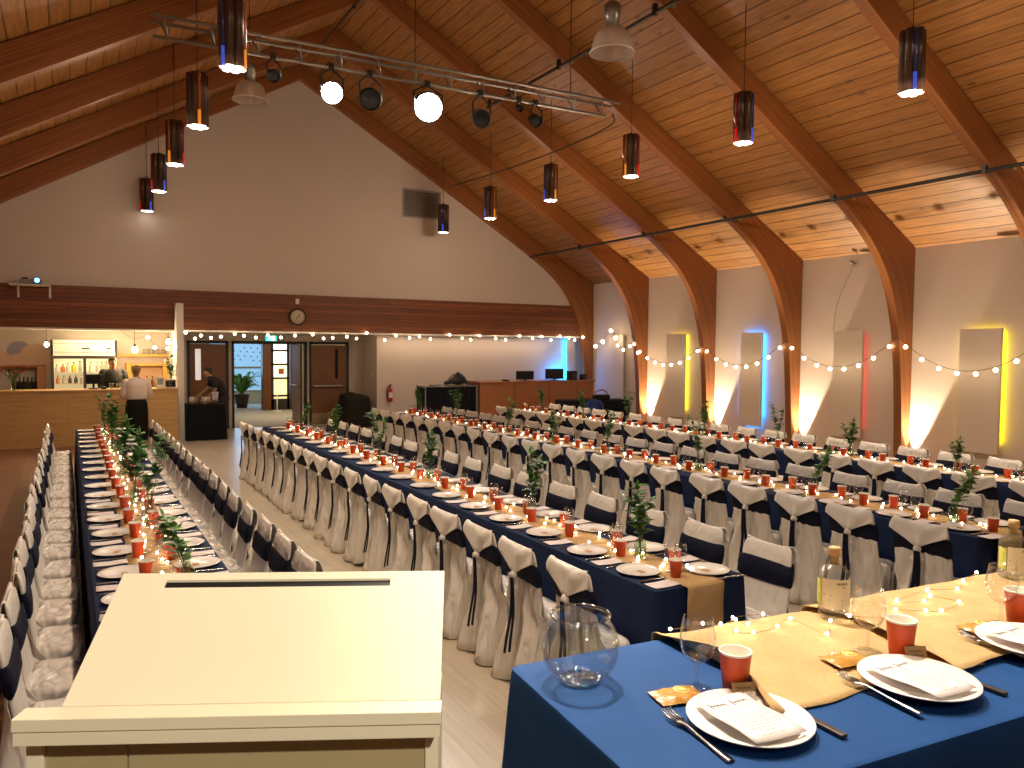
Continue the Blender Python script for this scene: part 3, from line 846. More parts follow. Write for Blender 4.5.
# bottle vases with greenery ------------------------------------------
def mk_vase(parent, s=1.):
    MB().lathe([(.0001, .003), (.034, .003), (.037, .006), (.037, .085), (.032, .105), (.016, .125), (.014, .165), (.016, .168), (.0135, .168), (.0125, .125), (.03, .102), (.035, .085), (.035, .01), (.0001, .008)], 20, caps=False).build('bottle', m_glassb, parent, True)
    MB().lathe([(.0001, .009), (.033, .009), (.033, .06), (.0001, .06)], 20, caps=False).build('water', m_glassb, parent, True)
def mk_sprig(seed, h=.42, n=34, lean=.1, mat=m_leaf):
    rnd = random.Random(seed); t = thing('greenery_sprig', 'x', 'greenery')
    sm = MB(); lf = MB()
    for b in range(3):
        a = rnd.uniform(0, 2 * PI); ln = lean * rnd.uniform(.4, 1.3)
        hh = h * rnd.uniform(.65, 1)
        pts = [(.004 * math.cos(a), .004 * math.sin(a), .02)]
        for i in range(1, 7):
            u = i / 6; pts.append((math.cos(a) * ln * u ** 1.6, math.sin(a) * ln * u ** 1.6, .02 + (.1 + hh) * u))
        sm.tube(pts, [.003 - .002 * i / 6 for i in range(7)], 5)
        for k in range(int(n * .62) + 4):
            u = .36 + .64 * (k + rnd.random()) / (int(n * .62) + 4)
            x = u * 6; i = min(5, int(x)); f = x - i
            p = Vector(pts[i]).lerp(Vector(pts[i + 1]), f)
            d = Vector((rnd.gauss(0, 1), rnd.gauss(0, 1), rnd.uniform(-.1, .9))).normalized()
            L_ = rnd.uniform(.045, .085); w = L_ * .33
            sd = d.cross(Vector((0, 0, 1)))
            if sd.length < .1: sd = Vector((1, 0, 0))
            sd.normalize()
            nn = sd.cross(d) * (L_ * .12)
            lf.grid([[p - sd * .002, p, p + sd * .002], [p + d * L_ * .45 - sd * w, p + d * L_ * .45 - nn, p + d * L_ * .45 + sd * w], [p + d * L_ - sd * .002 - nn, p + d * L_ - nn, p + d * L_ + sd * .002 - nn]])
    sm.build('stem', m_stem, t, True); lf.build('leaves', mat, t, False, False)
    return t
VASE = thing('bottle_vase', 'x', 'vase'); mk_vase(VASE)
SPR = [mk_sprig(3, .40, 48, .10), mk_sprig(8, .34, 60, .06), mk_sprig(12, .30, 40, .14, m_leaf2), mk_sprig(17, .46, 36, .09)]
vs_ = {1: [(.53, 4.35, 2), (.50, 6.1, 3), (.46, 6.95, 1), (.47, 8.6, 1), (.45, 10.3, 0), (.44, 12.2, 3)],
       2: [(3.01, 3.66, 1), (3.05, 5.0, 0), (3.05, 6.9, 1), (3.05, 8.3, 3), (3.02, 9.9, 0), (3.02, 11.6, 2)],
       3: [(5.72, 3.33, 2), (5.77, 4.62, 2), (5.74, 6.05, 3), (5.78, 7.7, 0), (5.78, 8.9, 1), (5.8, 10.2, 0), (5.8, 12.0, 3), (5.8, 13.6, 0)],
       4: [(8.2, 4.75, 1), (8.2, 6.05, 1), (8.2, 7.15, 3), (8.17, 8.5, 0), (8.17, 10.3, 3), (8.17, 11.6, 0), (8.17, 13.0, 0)]}
big = {(1, 10.3): 1.35, (1, 8.6): 1.25, (1, 6.95): 1.3, (1, 6.1): 1.1, (4, 4.75): .8}
for k, L_ in vs_.items():
    far = k in (1, 4)
    for i, (x, y, s_) in enumerate(sorted(L_, key=lambda q: q[1], reverse=far)):
        w_ = '%s from %s of the %s' % (ORD[i], TAB[k][5], SH[k])
        put(VASE, (x, y, TZ + .006), 0, 'clear bottle vase, ' + w_, 'bottle vases on the ' + SH[k])
        c = put(SPR[s_], (x, y, TZ + .01), random.uniform(0, 6), 'green leafy sprig in vase, ' + w_, 'greenery sprigs on the ' + SH[k])
        f = big.get((k, y), 1.)
        c.scale = (f, f, f)

# fairy lights lying along the runners
BULB = MB().ball((0, 0, 0), 1, 8, 6)
bulb_me = {}
def bulb_obj(mat, r, loc, parent, name='bulb'):
    key = (mat.name, r)
    if key not in bulb_me:
        mb = MB().ball((0, 0, 0), r, 8, 6)
        o = mb.build(name, mat, parent, True); bulb_me[key] = o.data
    else:
        o = bpy.data.objects.new(name, bulb_me[key]); link(o, parent)
    o.location = loc
    return o
def fairy(k, xc, y0, y1, n, w, lab, seed):
    rnd = random.Random(seed)
    t = thing('fairy_light_string', lab, 'string lights', (xc, (y0 + y1) / 2, TZ + .006), 0, 'fairy light strings on the tables')
    pts = []
    for i in range(n):
        u = (i + .5) / n
        u = u ** (1.25)                       # bulbs look closer at the near part
        pts.append((w * math.sin(i * 1.9 + rnd.random()) * rnd.uniform(.4, 1), y0 + (y1 - y0) * u - (y0 + y1) / 2, .006 + rnd.uniform(0, .012)))
    MB().tube(smooth_curve(pts, 3), .0012, 4).build('wire', m_wire, t, True)
    for p in pts: bulb_obj(m_bulb_s, .0075, (p[0], p[1], p[2] + .004), t)
fairy(1, .45, 3.3, 13.1, 90, .10, 'tiny warm fairy lights strewn along the leftmost long table', 1)
fairy(2, 3.02, 3.3, 12.4, 90, .11, 'tiny warm fairy lights strewn along the second long table', 2)
fairy(3, 5.75, 3.1, 14.2, 80, .11, 'tiny warm fairy lights strewn along the third long table', 3)
fairy(4, 8.17, 3.6, 13.7, 70, .11, 'tiny warm fairy lights strewn along the fourth long table', 4)

# ------------------------------------------------------------------ lectern
LR = math.radians(-26.5)
t = thing('lectern', 'cream white lectern with a slanted top and a dark slot', 'lectern', (-.015, 1.317, STG), LR)
zn, zf = 1.49 - STG, 1.625 - STG
sl = (zf - zn) / .21
# slanted board with a rounded slot near its upper edge
mb = MB()
def bz(y): return zn + sl * y
S0, S1, SY0, SY1 = .079, .468, .1865, .2005
def bquad(x0, x1, y0, y1):
    mb.add([(x0, y0, bz(y0)), (x1, y0, bz(y0)), (x1, y1, bz(y1)), (x0, y1, bz(y1)), (x0, y0, bz(y0) - .022), (x1, y0, bz(y0) - .022), (x1, y1, bz(y1) - .022), (x0, y1, bz(y1) - .022)],
           [(0, 1, 2, 3), (7, 6, 5, 4), (0, 4, 5, 1), (1, 5, 6, 2), (2, 6, 7, 3), (3, 7, 4, 0)])
bquad(0, .563, 0, SY0); bquad(0, S0, SY0, SY1); bquad(S1, .563, SY0, SY1); bquad(0, .563, SY1, .214)
mb.build('slanted_top', m_lect, t)
MB().add([(S0 - .004, SY0 - .002, bz(SY0) - .003), (S1 + .004, SY0 - .002, bz(SY0) - .003), (S1 + .004, SY1 + .002, bz(SY1) - .003), (S0 - .004, SY1 + .002, bz(SY1) - .003)], [(0, 1, 2, 3)]).build('slot', m_black, t)
MB().bbox(-.052, .566, -.040, -.0005, zn - .020, zn - .001, .0015).build('front_ledge', m_lect, t)
MB().bbox(-.052, .564, -.037, .012, zn - .042, zn - .0205, .0015).build('ledge_rail', m_lect, t)
MB().bbox(-.055, -.03, .002, .022, 0, zn - .0425, .0015).build('side_panel', m_lect, t)
MB().bbox(.54, .56, .004, .20, 0, zn - .0425, .0015).build('side_panel', m_lect, t)
m_lect2 = M('lectern_back_board', (.42, .335, .18), .5, noise=(3, .04))
MB().box(-.03, .09, .008, .02, 0, zn - .0425).build('back_panel', m_lect2, t)
MB().box(.093, .54, .008, .02, 0, zn - .0425).build('back_panel', m_lect2, t)
MB().add([(.01, .02, zn - .0425), (.54, .02, zn - .0425), (.54, .19, zn - .0425), (.01, .19, zn - .0425), (.01, .185, zf - .05), (.54, .185, zf - .05)], [(0, 3, 2, 1), (3, 4, 5, 2), (0, 1, 5, 4), (0, 4, 3), (1, 2, 5)]).build('top_wedge', m_lect, t)
MB().bbox(-.06, .57, -.01, .21, 0, .03, .004).build('base', m_lect, t)

# ------------------------------------------------------------------ head table
HZ = 1.28
HR = math.radians(-5.1)
HO = Vector((.893, 1.566, 0))
HM = Matrix.Translation(HO) @ Matrix.Rotation(HR, 4, 'Z')
def hw_(x, y, z=0):
    """world point of a head table point: x along the back edge, y towards the room"""
    return HM @ Vector((x, y, z))
def hloc(X, Y):
    q = HM.inverted() @ Vector((X, Y, 0)); return q.x, q.y
t = thing('head_table', 'head table under a bright blue cloth on the stage', 'table', tuple(HM @ Vector((1.85, -.33, STG))), HR)
cloth_mesh(-1.85, 1.85, -.33, .33, HZ - STG, .02, .014, .03, 11, .035).build('tablecloth', m_navyh, t, 'auto')
MB().bbox(-1.83, 1.83, -.31, .31, HZ - STG - .035, HZ - STG - .006, .005).build('tabletop', m_white, t)
for sx in (-1, 1):
    for sy in (-1, 1):
        MB().tube([(sx * 1.6, sy * .24, 0), (sx * 1.6, sy * .24, HZ - STG - .03)], .014).build('leg', m_dmetal, t, True)

def head_runner(x0, x1, y0, y1, lab, curl, seed, zlift=.002):
    rows = []; nx, ny = 46, 16
    for i in range(nx + 1):
        u = i / nx; row = []
        for j in range(ny + 1):
            v = j / ny
            x = x0 + (x1 - x0) * u; y = y0 + (y1 - y0) * v
            edge = math.exp(-(u * (x1 - x0) / .035) ** 2)
            x += edge * (.045 * math.sin(v * 3.0 - .2) - .01 * math.sin(9 * v + seed)) * (1 if curl else .5)
            y += .010 * math.sin(x * 9 + seed) * (1 - v) + .004 * math.sin(31 * x)
            z = HZ + zlift + .0022 * (1 + math.sin(x * 11 + y * 17 + seed) * math.sin(y * 13 - x * 5))
            z += curl * edge * (.25 + .75 * math.sin(PI * min(1, v * 1.05)))
            z += .012 * math.exp(-((1 - v) * 0 + v * (y1 - y0)) / .02 * 1.0) * max(0, math.sin(x * 8 + seed)) * (v < .3)
            row.append(tuple(hw_(x, y, z)))
        rows.append(row)
    # back edge hangs over the far side of the table
    for r in rows:
        p = Vector(r[-1]); n_ = HM.to_3x3() @ Vector((0, 1, 0))
        r.append(tuple(p + n_ * .012 + Vector((0, 0, -.006)))); r.append(tuple(p + n_ * .022 + Vector((0, 0, -.12))))
    o = MB().grid(rows).build('burlap_runner', m_burlap, None, True)
    o.modifiers.new('thick', 'SOLIDIFY').thickness = .0016
    return tag(o, lab, 'table runner')
head_runner(.40, 1.05, -.455, 0.0, 'wide burlap runner across the blue head table, behind the nearest plate', .045, 1)
head_runner(.93, 3.66, -.475, .006, 'second burlap runner overlapping the first one on the blue head table', .012, 4, .0105)

def on_head(X, Y, dz=0): return (X, Y, HZ + dz)
HBIG = mk_plate(.125)
heads = [(1.17, 1.075, 'nearest the lectern'), (1.63, 1.015, 'second from the lectern'), (2.075, 1.0, 'third from the lectern')]
pm = HBIG.build('dinner_plate', m_plate, None, True)
m_ink = M('dark_ink', (.02, .018, .02), .7); m_pink = M('faded_pink_print', (.42, .25, .25), .7)
for i, (X, Y, w_) in enumerate(heads):
    lz = (.001, .0085, .0155)[i]
    p = pm if i == 0 else dup(pm)
    p.location = on_head(X, Y, lz); tag(p, 'white plate with a menu on the head table, ' + w_, 'plate', 'plates on the head table')
    a = math.radians(-6 + (i * 2))
    m_ = thing('menu_card', 'pink white menu card with a script heading on the plate, ' + w_, 'menu card', on_head(X - .012, Y - .008, lz + .0215), a, 'menu cards on the head table')
    rows = [[(-.062 + .124 * q / 6, -.092 + .184 * r / 8, .0015 + .006 * ((q - 3) / 3) ** 2 * .4 + .003 * math.sin(r * .8)) for q in range(7)] for r in range(9)]
    o = MB().grid(rows).build('card_sheet', m_card, m_, True); o.modifiers.new('thick', 'SOLIDIFY').thickness = .0012
    hd = MB()
    def zc(x, y): return .0029 + .0024 * (x / .062) ** 2 + .003 * math.sin((y + .092) / .184 * 8 * .8)
    # script heading: two flowing words and an ampersand stroke
    for x0, x1, cap in ((-.045, -.004, .010), (.010, .046, .011)):
        pts = []
        for k in range(25):
            u = k / 24; x = x0 + (x1 - x0) * u + .0018 * math.sin(u * 34)
            y = .062 + (.004 + (cap if u < .12 else 0)) * math.cos(u * 34) * (1 if u > .12 else .8)
            pts.append((x, y, zc(x, y)))
        hd.tube(pts, .0010, 4)
    hd.build('heading', m_ink, m_)
    ln = MB(); rnd = random.Random(5)
    for k, (y, w) in enumerate(((.043, .028), (.030, .042), (.018, .015), (.006, .044), (-.005, .048), (-.016, .03), (-.027, .046), (-.038, .05), (-.049, .035), (-.062, .012), (-.074, .03))):
        x = -w
        while x < w:
            l_ = rnd.uniform(.006, .016); x2 = min(w, x + l_)
            ln.grid([[(x, y - .0011, zc(x, y)), (x2, y - .0011, zc(x2, y))], [(x, y + .0011, zc(x, y)), (x2, y + .0011, zc(x2, y))]])
            x = x2 + .003
    ln.build('printed_lines', m_pink, m_)

WG = thing('wine_glass', 'stemmed wine glass on the head table, nearest the lectern', 'wine glass', on_head(1.195, 1.25, .001), 0, 'wine glasses on the head table')
mk_wine(WG, 1.02)
dup(WG, on_head(1.70, 1.19, .008), 0, 'stemmed wine glass on the head table, second from the lectern')
dup(WG, on_head(2.17, 1.125, .0155), 0, 'stemmed wine glass on the head table, third from the lectern')
HC = thing('paper_cup', 'large orange paper cup on the head table, nearest the lectern', 'cup', on_head(1.258, 1.20, .001), 0, 'paper cups on the head table')
mk_cup(HC, .092, .85)
dup(HC, on_head(1.748, 1.135, .008), 0, 'large orange paper cup on the head table, second from the lectern')
dup(HC, on_head(2.225, 1.11, .0155), 0, 'large orange paper cup on the head table, third from the lectern')
def place_card(X, Y, z, rz, lab):
    t = thing('place_card', lab, 'place card', on_head(X, Y, z), rz, 'kraft place cards on the head table')
    MB().add([(-.026, 0, .001), (.026, 0, .001), (.026, .012, .036), (-.026, .012, .036), (-.026, .0012, .0005), (.026, .0012, .0005), (.026, .0132, .036), (-.026, .0132, .036)],
             [(0, 1, 2, 3), (7, 6, 5, 4), (0, 4, 5, 1), (1, 5, 6, 2), (2, 6, 7, 3), (3, 7, 4, 0)]).build('card', m_kraft, t)
    mb = MB()
    for z_, x0, x1 in ((.026, -.018, .016), (.016, -.006, .019)):
        pts = [(x0 + (x1 - x0) * k / 12, .0003 + z_ * .34 - .0014, z_ + .0022 * math.sin(k * 2.2)) for k in range(13)]
        mb.tube(pts, .0006, 4)
    mb.build('handwriting', m_ink, t)
place_card(1.243, 1.155, .001, math.radians(-28), 'kraft place card leaning on the orange cup nearest the lectern')
place_card(1.742, 1.088, .0095, math.radians(-28), 'kraft place card leaning on the second orange cup from the lectern')
def packet(X, Y, z, rz, lab):
    t = thing('favour_packet', lab, 'favour packet', on_head(X, Y, z), rz, 'favour packets on the head table')
    rows = []
    for j in range(9):
        v = -1 + j / 4; rows.append([(.055 * (-1 + q / 5), .036 * v, .004 + .011 * (1 - (-1 + q / 5) ** 4) * (1 - v ** 4) + .0012 * math.sin(q * 2.3 + j)) for q in range(11)])
    mb = MB().grid(rows); n = len(rows[0])
    rows2 = [[(x, y, max(0, .004 - (z - .004) * .3)) for x, y, z in r] for r in rows]
    mb.grid(rows2)
    mb.build('wrapper', m_pack, t, True)
    MB().lathe([(.0001, .0165), (.017, .0158), (.018, .0148)], 20, (.01, .004, 0), False).build('sticker', m_stick, t, True)
    MB().lathe([(.0115, .0174), (.013, .0174), (.013, .0166), (.0115, .0168)], 20, (.01, .004, 0), False).build('sticker_ring', m_pack, t, True)
m_pack = M('amber_packet', (.52, .26, .055), .22, noise=(30, .3), bump=(40, .35), coat=.5)
m_stick = M('yellow_sticker', (.75, .52, .14), .5)
packet(1.128, 1.237, .002, math.radians(-12), 'amber favour packet with round sticker on the blue cloth near the fishbowl')
packet(1.607, 1.178, .009, math.radians(-8), 'amber favour packet beside the second wine glass')
packet(2.09, 1.13, .0155, math.radians(-6), 'amber favour packet beside the third wine glass')
def hput(proto_builder, X, Y, z, rz, name, lab, cat, grp, mat):
    pass
HF = mk_fork(None); HF.name = 'fork'
def hfork(o, X, Y, z, rz, w_): 
    o.location = on_head(X, Y, z); o.rotation_euler = (0, 0, rz); tag(o, 'steel fork left of the head table plate, ' + w_, 'fork', 'forks on the head table')
hfork(HF, 1.045, 1.095, .001, math.radians(-14 + 8), 'nearest the lectern')
o = dup(HF); hfork(o, 1.507, 1.03, .0085, math.radians(-3), 'second from the lectern')
o = dup(HF); hfork(o, 1.985, 1.03, .0155, math.radians(-2), 'third from the lectern')
HK = mk_knife().build('table_knife', m_dsteel)
def hknife(o, X, Y, z, rz, w_):
    o.location = on_head(X, Y, z); o.rotation_euler = (0, 0, rz); tag(o, 'dark handled knife right of the head table plate, ' + w_, 'knife', 'knives on the head table')
hknife(HK, 1.292, 1.055, .001, math.radians(-1), 'nearest the lectern')
o = dup(HK); hknife(o, 1.757, 1.005, .001, math.radians(2), 'second from the lectern')
# fishbowl
t = thing('fishbowl', 'round clear glass fishbowl with rolled rim on the blue cloth', 'glass bowl', on_head(.992, 1.41, .0015))
R = .088
prof = [(.0001, .004), (.045, .003)]
for i in range(21):
    a = -1.08 + (1.08 + .80) * i / 20
    prof.append((R * math.cos(a), .079 + R * math.sin(a)))
prof += [(.0635, .146), (.0665, .149), (.068, .1515), (.0655, .154), (.062, .151)]
inn = []
for i in range(20, -1, -1):
    a = -1.02 + (1.02 + .78) * i / 20
    inn.append(((R - .004) * math.cos(a), .080 + (R - .004) * math.sin(a)))
prof += inn + [(.03, .0085), (.0001, .0085)]
MB().lathe(prof, 48, caps=False).build('bowl', m_glassw, t, True)
MB().lathe([(.0001, .002), (.040, .001), (.045, .004), (.040, .0085), (.0001, .009)], 40, caps=False).build('foot', M_glass('pale_glass_foot', (.9, .95, .93), .35, .8), t, True)
MB().lathe([(.0625, .150), (.064, .1475), (.068, .149), (.0690, .1515), (.068, .154), (.064, .1555), (.0625, .153)], 48, caps=False).build('rolled_rim', M_glass('rim_glass', (.95, .97, .97), .5, 1.0), t, True)
# gin bottles with cork stopper
def gin(X, Y, rz, lab):
    t = thing('spirit_bottle', lab, 'bottle', on_head(X, Y, .0155), rz, 'clear bottles on the head table')
    r = .042
    MB().lathe([(.0001, .006), (.036, .005), (.041, .002), (r, .008), (r, .108), (.040, .120), (.030, .131), (.018, .137), (.0145, .141), (.0145, .155), (.0165, .156), (.0165, .163), (.0125, .163), (.0125, .139), (.028, .127), (.038, .117), (.0395, .108), (.0395, .012), (.0001, .012)], 36, caps=False).build('bottle_glass', m_glassw, t, True)
    MB().lathe([(.0001, .14), (.0120, .14), (.0122, .164), (.0165, .1645), (.0165, .185), (.0150, .187), (.0001, .187)], 20, caps=False).build('cork', m_cork, t, True)
    def wrap(a0, a1, z0, z1, rr, n=14):
        rows = []
        for k in range(n + 1):
            a = a0 + (a1 - a0) * k / n; rows.append([(rr * math.cos(a), rr * math.sin(a), z0), (rr * math.cos(a), rr * math.sin(a), z1)])
        return MB().grid(rows)
    lb = wrap(-2.15, .05, .022, .105, r + .0006).build('paper_label', M('cream_label', (.74, .68, .50), .7), t, True)
    mb = MB()
    for k in range(6):          # six capital like strokes of the heading
        a = -1.15 + k * .12
        mb.add([((r + .0012) * math.cos(a + d), (r + .0012) * math.sin(a + d), z) for d, z in ((0, .091), (.07, .091), (.07, .097), (0, .097))], [(0, 1, 2, 3)])
    for a, w, z in ((-.72, .2, .083), (-1.75, .5, .060), (-1.2, .9, .034), (-1.2, .85, .044), (-1.2, .8, .048)):
        mb.add([((r + .0012) * math.cos(a + d), (r + .0012) * math.sin(a + d), zz) for d, zz in ((-w / 2, z), (w / 2, z), (w / 2, z + .002), (-w / 2, z + .002))], [(0, 1, 2, 3)])
    mb.build('label_print', m_ink, lb)
    w2 = wrap(-2.9, -2.2, .03, .10, r + .0008, 8); w2.build('leaf_label', M('yellow_green_label', (.55, .55, .12), .7, noise=(40, .5)), t, True)
gin(1.85, 1.405, math.radians(-66), 'clear cork stoppered bottle with cream label beside the burlap edge')
gin(2.67, 1.355, math.radians(-50), 'clear cork stoppered bottle with cream label at the far end of the head table')
# lights scattered on the head table burlap
t = thing('fairy_light_string', 'warm fairy lights scattered on the burlap of the head table', 'string lights', (0, 0, 0))
hp = [(1.355, 1.52), (1.46, 1.51), (1.50, 1.485), (1.56, 1.49), (1.565, 1.45), (1.66, 1.485), (1.565, 1.505), (1.50, 1.43), (1.53, 1.40), (1.62, 1.40), (1.70, 1.425), (1.69, 1.30), (1.78, 1.36), (1.86, 1.36), (1.95, 1.30), (2.02, 1.33), (2.09, 1.285), (2.13, 1.265), (2.25, 1.285), (2.23, 1.36), (2.17, 1.34), (2.10, 1.38), (2.28, 1.40), (2.37, 1.36), (2.47, 1.40), (2.60, 1.43)]
MB().tube(smooth_curve([(x, y, HZ + .0175) for x, y in hp], 4), .0008, 4).build('wire', m_wire, t, True)
for x, y in hp: bulb_obj(m_bulb_s, .0042, (x, y, HZ + .020), t)

# ------------------------------------------------------------------ lamps in the roof
LIGHTS = []
def light(kind, name, loc, energy, col, **kw):
    ld = bpy.data.lights.new(name, kind); ld.energy = energy; ld.color = col
    for k_, v_ in kw.items(): setattr(ld, k_, v_)
    o = bpy.data.objects.new(name, ld); o.location = loc; link(o); return o
def aim(o, tgt):
    d = Vector(tgt) - o.location
    o.rotation_euler = d.to_track_quat('-Z', 'Y').to_euler()

m_pbody = M('bronze_tube', (.085, .045, .03), .35, .7)
m_glow = M('lit_tube_end', (1, .95, .85), .4, emit=((1, .92, .80), 4))
tube_cols = {'red': M('red_tube', (.30, .012, .012), .25, .2), 'blue': M('blue_tube', (.03, .04, .16), .25, .2), 'amber': M('amber_tube', (.40, .11, .015), .25, .2)}
rod_ends = {'red': M('red_rod_end', (.5, .006, .012), .2, emit=((1, .006, .012), .3)), 'blue': M('blue_rod_end', (.03, .05, .5), .2, emit=((.10, .16, 1), .3)), 'amber': M('amber_rod_end', (.7, .2, .02), .2, emit=((1, .36, .04), .35))}
PB = .138
def pendant_proto():
    t = thing('pendant_light', 'x', 'pendant light')
    for k in range(6):
        a = PI / 3 * k
        c = (PB * .62 * math.cos(a), PB * .62 * math.sin(a), 0)
        MB().lathe([(.050, .01), (.0525, .0), (.0525, .66), (.050, .668)], 14, c, False).add([(c[0] + .051 * math.cos(q * PI / 7), c[1] + .051 * math.sin(q * PI / 7), .664) for q in range(14)], [tuple(range(14))]).build('tube', m_pbody, t, True)
        MB().lathe([(.0001, -.012), (.034, -.006), (.049, .012)], 14, c, False).build('lamp_end', m_glow, t, True)
    for k, col in enumerate(('red', 'blue', 'amber')):
        a = PI / 3 * (2 * k) + PI / 6
        cc = (PB * .86 * math.cos(a), PB * .86 * math.sin(a), 0)
        MB().lathe([(.021, .19), (.021, .64), (.018, .65)], 10, cc).build('coloured_rod', tube_cols[col], t, True)
        MB().lathe([(.019, .006), (.021, .012), (.021, .10), (.021, .19)], 10, cc).build('lit_rod_end', rod_ends[col], t, True)
    MB().lathe([(.09, .66), (.085, .672), (.02, .68), (.012, .70), (.012, .72)], 20).build('cap', m_dmetal, t, True)
    return t
PEND = pendant_proto()
pfirst = True
PZ = 4.845
for row, X, y0, n in (('lit wall side', 8.05, 5.31 - 4.86, 8), ('bar side', 1.51, 8.39 - 7.29, 8)):  # pendants at the stage end are out of view, assumed and added for light
    for i in range(n):
        y = y0 + 2.43 * i
        lab = 'tubular cluster pendant with coloured rods, %s from the stage in the %s row' % (ORD[i], row)
        rz = random.uniform(0, 2 * PI)
        if pfirst:
            PEND.location = (X, y, PZ); PEND.rotation_euler = (0, 0, rz); tag(PEND, lab, None, 'cluster pendants in two rows'); p = PEND; pfirst = False
        else:
            p = dup(PEND, (X, y, PZ), rz, lab)
        zr_ = RIDGE - abs(X - XM) * .5605
        MB().tube([(0, 0, .70), (0, 0, zr_ - PZ + .01)], .0055, 6).build('cord', m_cord, p, True)
        LIGHTS.append(('pend', X, y))

# glass dome lamps
m_dome = M_glass('prismatic_dome', (.80, .72, .66), .22, .55, milk=.38)
def dome(loc, s, lab, roofz):
    t = thing('dome_lamp', lab, 'dome lamp', loc)
    prof = [(.27, 0), (.275, .004), (.265, .03), (.25, .10), (.225, .19), (.18, .26), (.12, .30), (.075, .315)]
    MB().lathe([(r * s, z * s) for r, z in prof], 40, caps=False).build('dome_shade', m_dome, t, True)
    MB().lathe([((r - .012) * s, (z - .004) * s) for r, z in prof[1:]], 40, caps=False).build('dome_lining', m_dome, t, True)
    MB().lathe([(.272 * s, -.004), (.281 * s, 0), (.281 * s, .010), (.272 * s, .012)], 40, caps=False).build('rim', M('dome_rim', (.6, .5, .42), .3), t, True)
    MB().lathe([(.08 * s, .31 * s), (.085 * s, .33 * s), (.085 * s, .42 * s), (.10 * s, .43 * s), (.10 * s, .58 * s), (.06 * s, .62 * s), (.015, .63 * s)], 24).build('housing', m_metal, t, True)
    MB().lathe([(.0001, .13 * s), (.04 * s, .15 * s), (.05 * s, .2 * s), (.03 * s, .28 * s), (.03 * s, .33 * s)], 16, caps=False).build('lamp', M('unlit_lamp', (.75, .65, .55), .3), t, True)
    MB().tube([(0, 0, .62 * s), (0, 0, roofz - loc[2])], .007, 6).build('cord', m_cord, t, True)
dome((6.23, 8.3, 5.88), 1.05, 'clear ribbed dome lamp near the right end of the lighting truss', RIDGE - (6.23 - XM) * .5605 + .01)
dome((2.44, 12.2, 5.70), .92, 'clear ribbed dome lamp hanging beyond the bar side pendants', RIDGE - (XM - 2.44) * .5605 + .01)

# pipes under the roof (they run along the hall)
def pipe(name, x, z, y0, y1, r, lab, brackets):
    t = thing(name, lab, 'pipe')
    MB().tube([(x, y0, z), (x, y1, z)], r, 10).build('pipe_run', m_dmetal, t, True)
    for y in brackets:
        zr_ = RIDGE - abs(x - XM) * .5605
        MB().bbox(x - .03, x + .03, y - .03, y + .03, z - r - .008, z + .12, .008).build('hanger', m_dmetal, t)
        MB().lathe([(.0001, -.07), (.025, -.065), (.012, -.04), (.014, 0)], 10, (x, y - .4, z), False).build('sprinkler', m_metal, t, True)
    return t
pipe('sprinkler_pipe', 10.98, 4.51, -2, 18.2, .028, 'long dark sprinkler pipe crossing the arches above the lit wall', [y_ + .075 for y_ in YA[1:8]])
pipe('sprinkler_pipe', 7.15, 6.69, -2, 13.5, .028, 'dark upper sprinkler pipe behind the dome lamp', [y_ + .075 for y_ in YA[2:8]])
pipe('sprinkler_pipe', 4.45, 7.98, -2, 15.5, .02, 'dark sprinkler pipe close to the roof ridge', [y_ + .075 for y_ in YA[2:7]])
# lighting truss
TY = 9.7
t = thing('lighting_truss', 'grey ladder truss hung across the hall carrying stage lights', 'truss', (0, 0, 0))
xa, xb = .88, 7.45
for dy, dz, nm in ((0, 0, 'chord'), (.22, .0, 'chord'), (.11, -.20, 'chord')):
    MB().tube([(xa + (.0 if dz == 0 else .02), TY + dy, 5.73 + dz), (xb - (0 if dz == 0 else .2), TY + dy, 5.81 + dz)], .021, 10).build(nm, m_metal, t, True)
n = 13
for i in range(n):
    x = xa + .12 + (xb - xa - .45) * i / (n - 1); z = 5.73 + (x - xa) * .0122
    MB().tube([(x, TY, z), (x + .06, TY + .11, z - .20)], .012, 8).build('rung', m_metal, t, True)
    MB().tube([(x + .06, TY + .11, z - .20), (x, TY + .22, z)], .012, 8).build('rung', m_metal, t, True)
for x in (1.6, 4.1, 6.6):
    MB().tube([(x, TY + .11, 5.8), (x, TY + .11, RIDGE - abs(x - XM) * .5605)], .007, 6).build('hanging_cable', m_dmetal, t, True)
MB().tube(smooth_curve([(7.3, TY, 5.62), (7.4, TY + .2, 5.5), (7.2, TY + 1.4, 5.35), (6.9, TY + 3.0, 5.25), (6.6, TY + 4.3, 5.2)], 5), .012, 6).build('power_cable', m_dmetal, t, True)
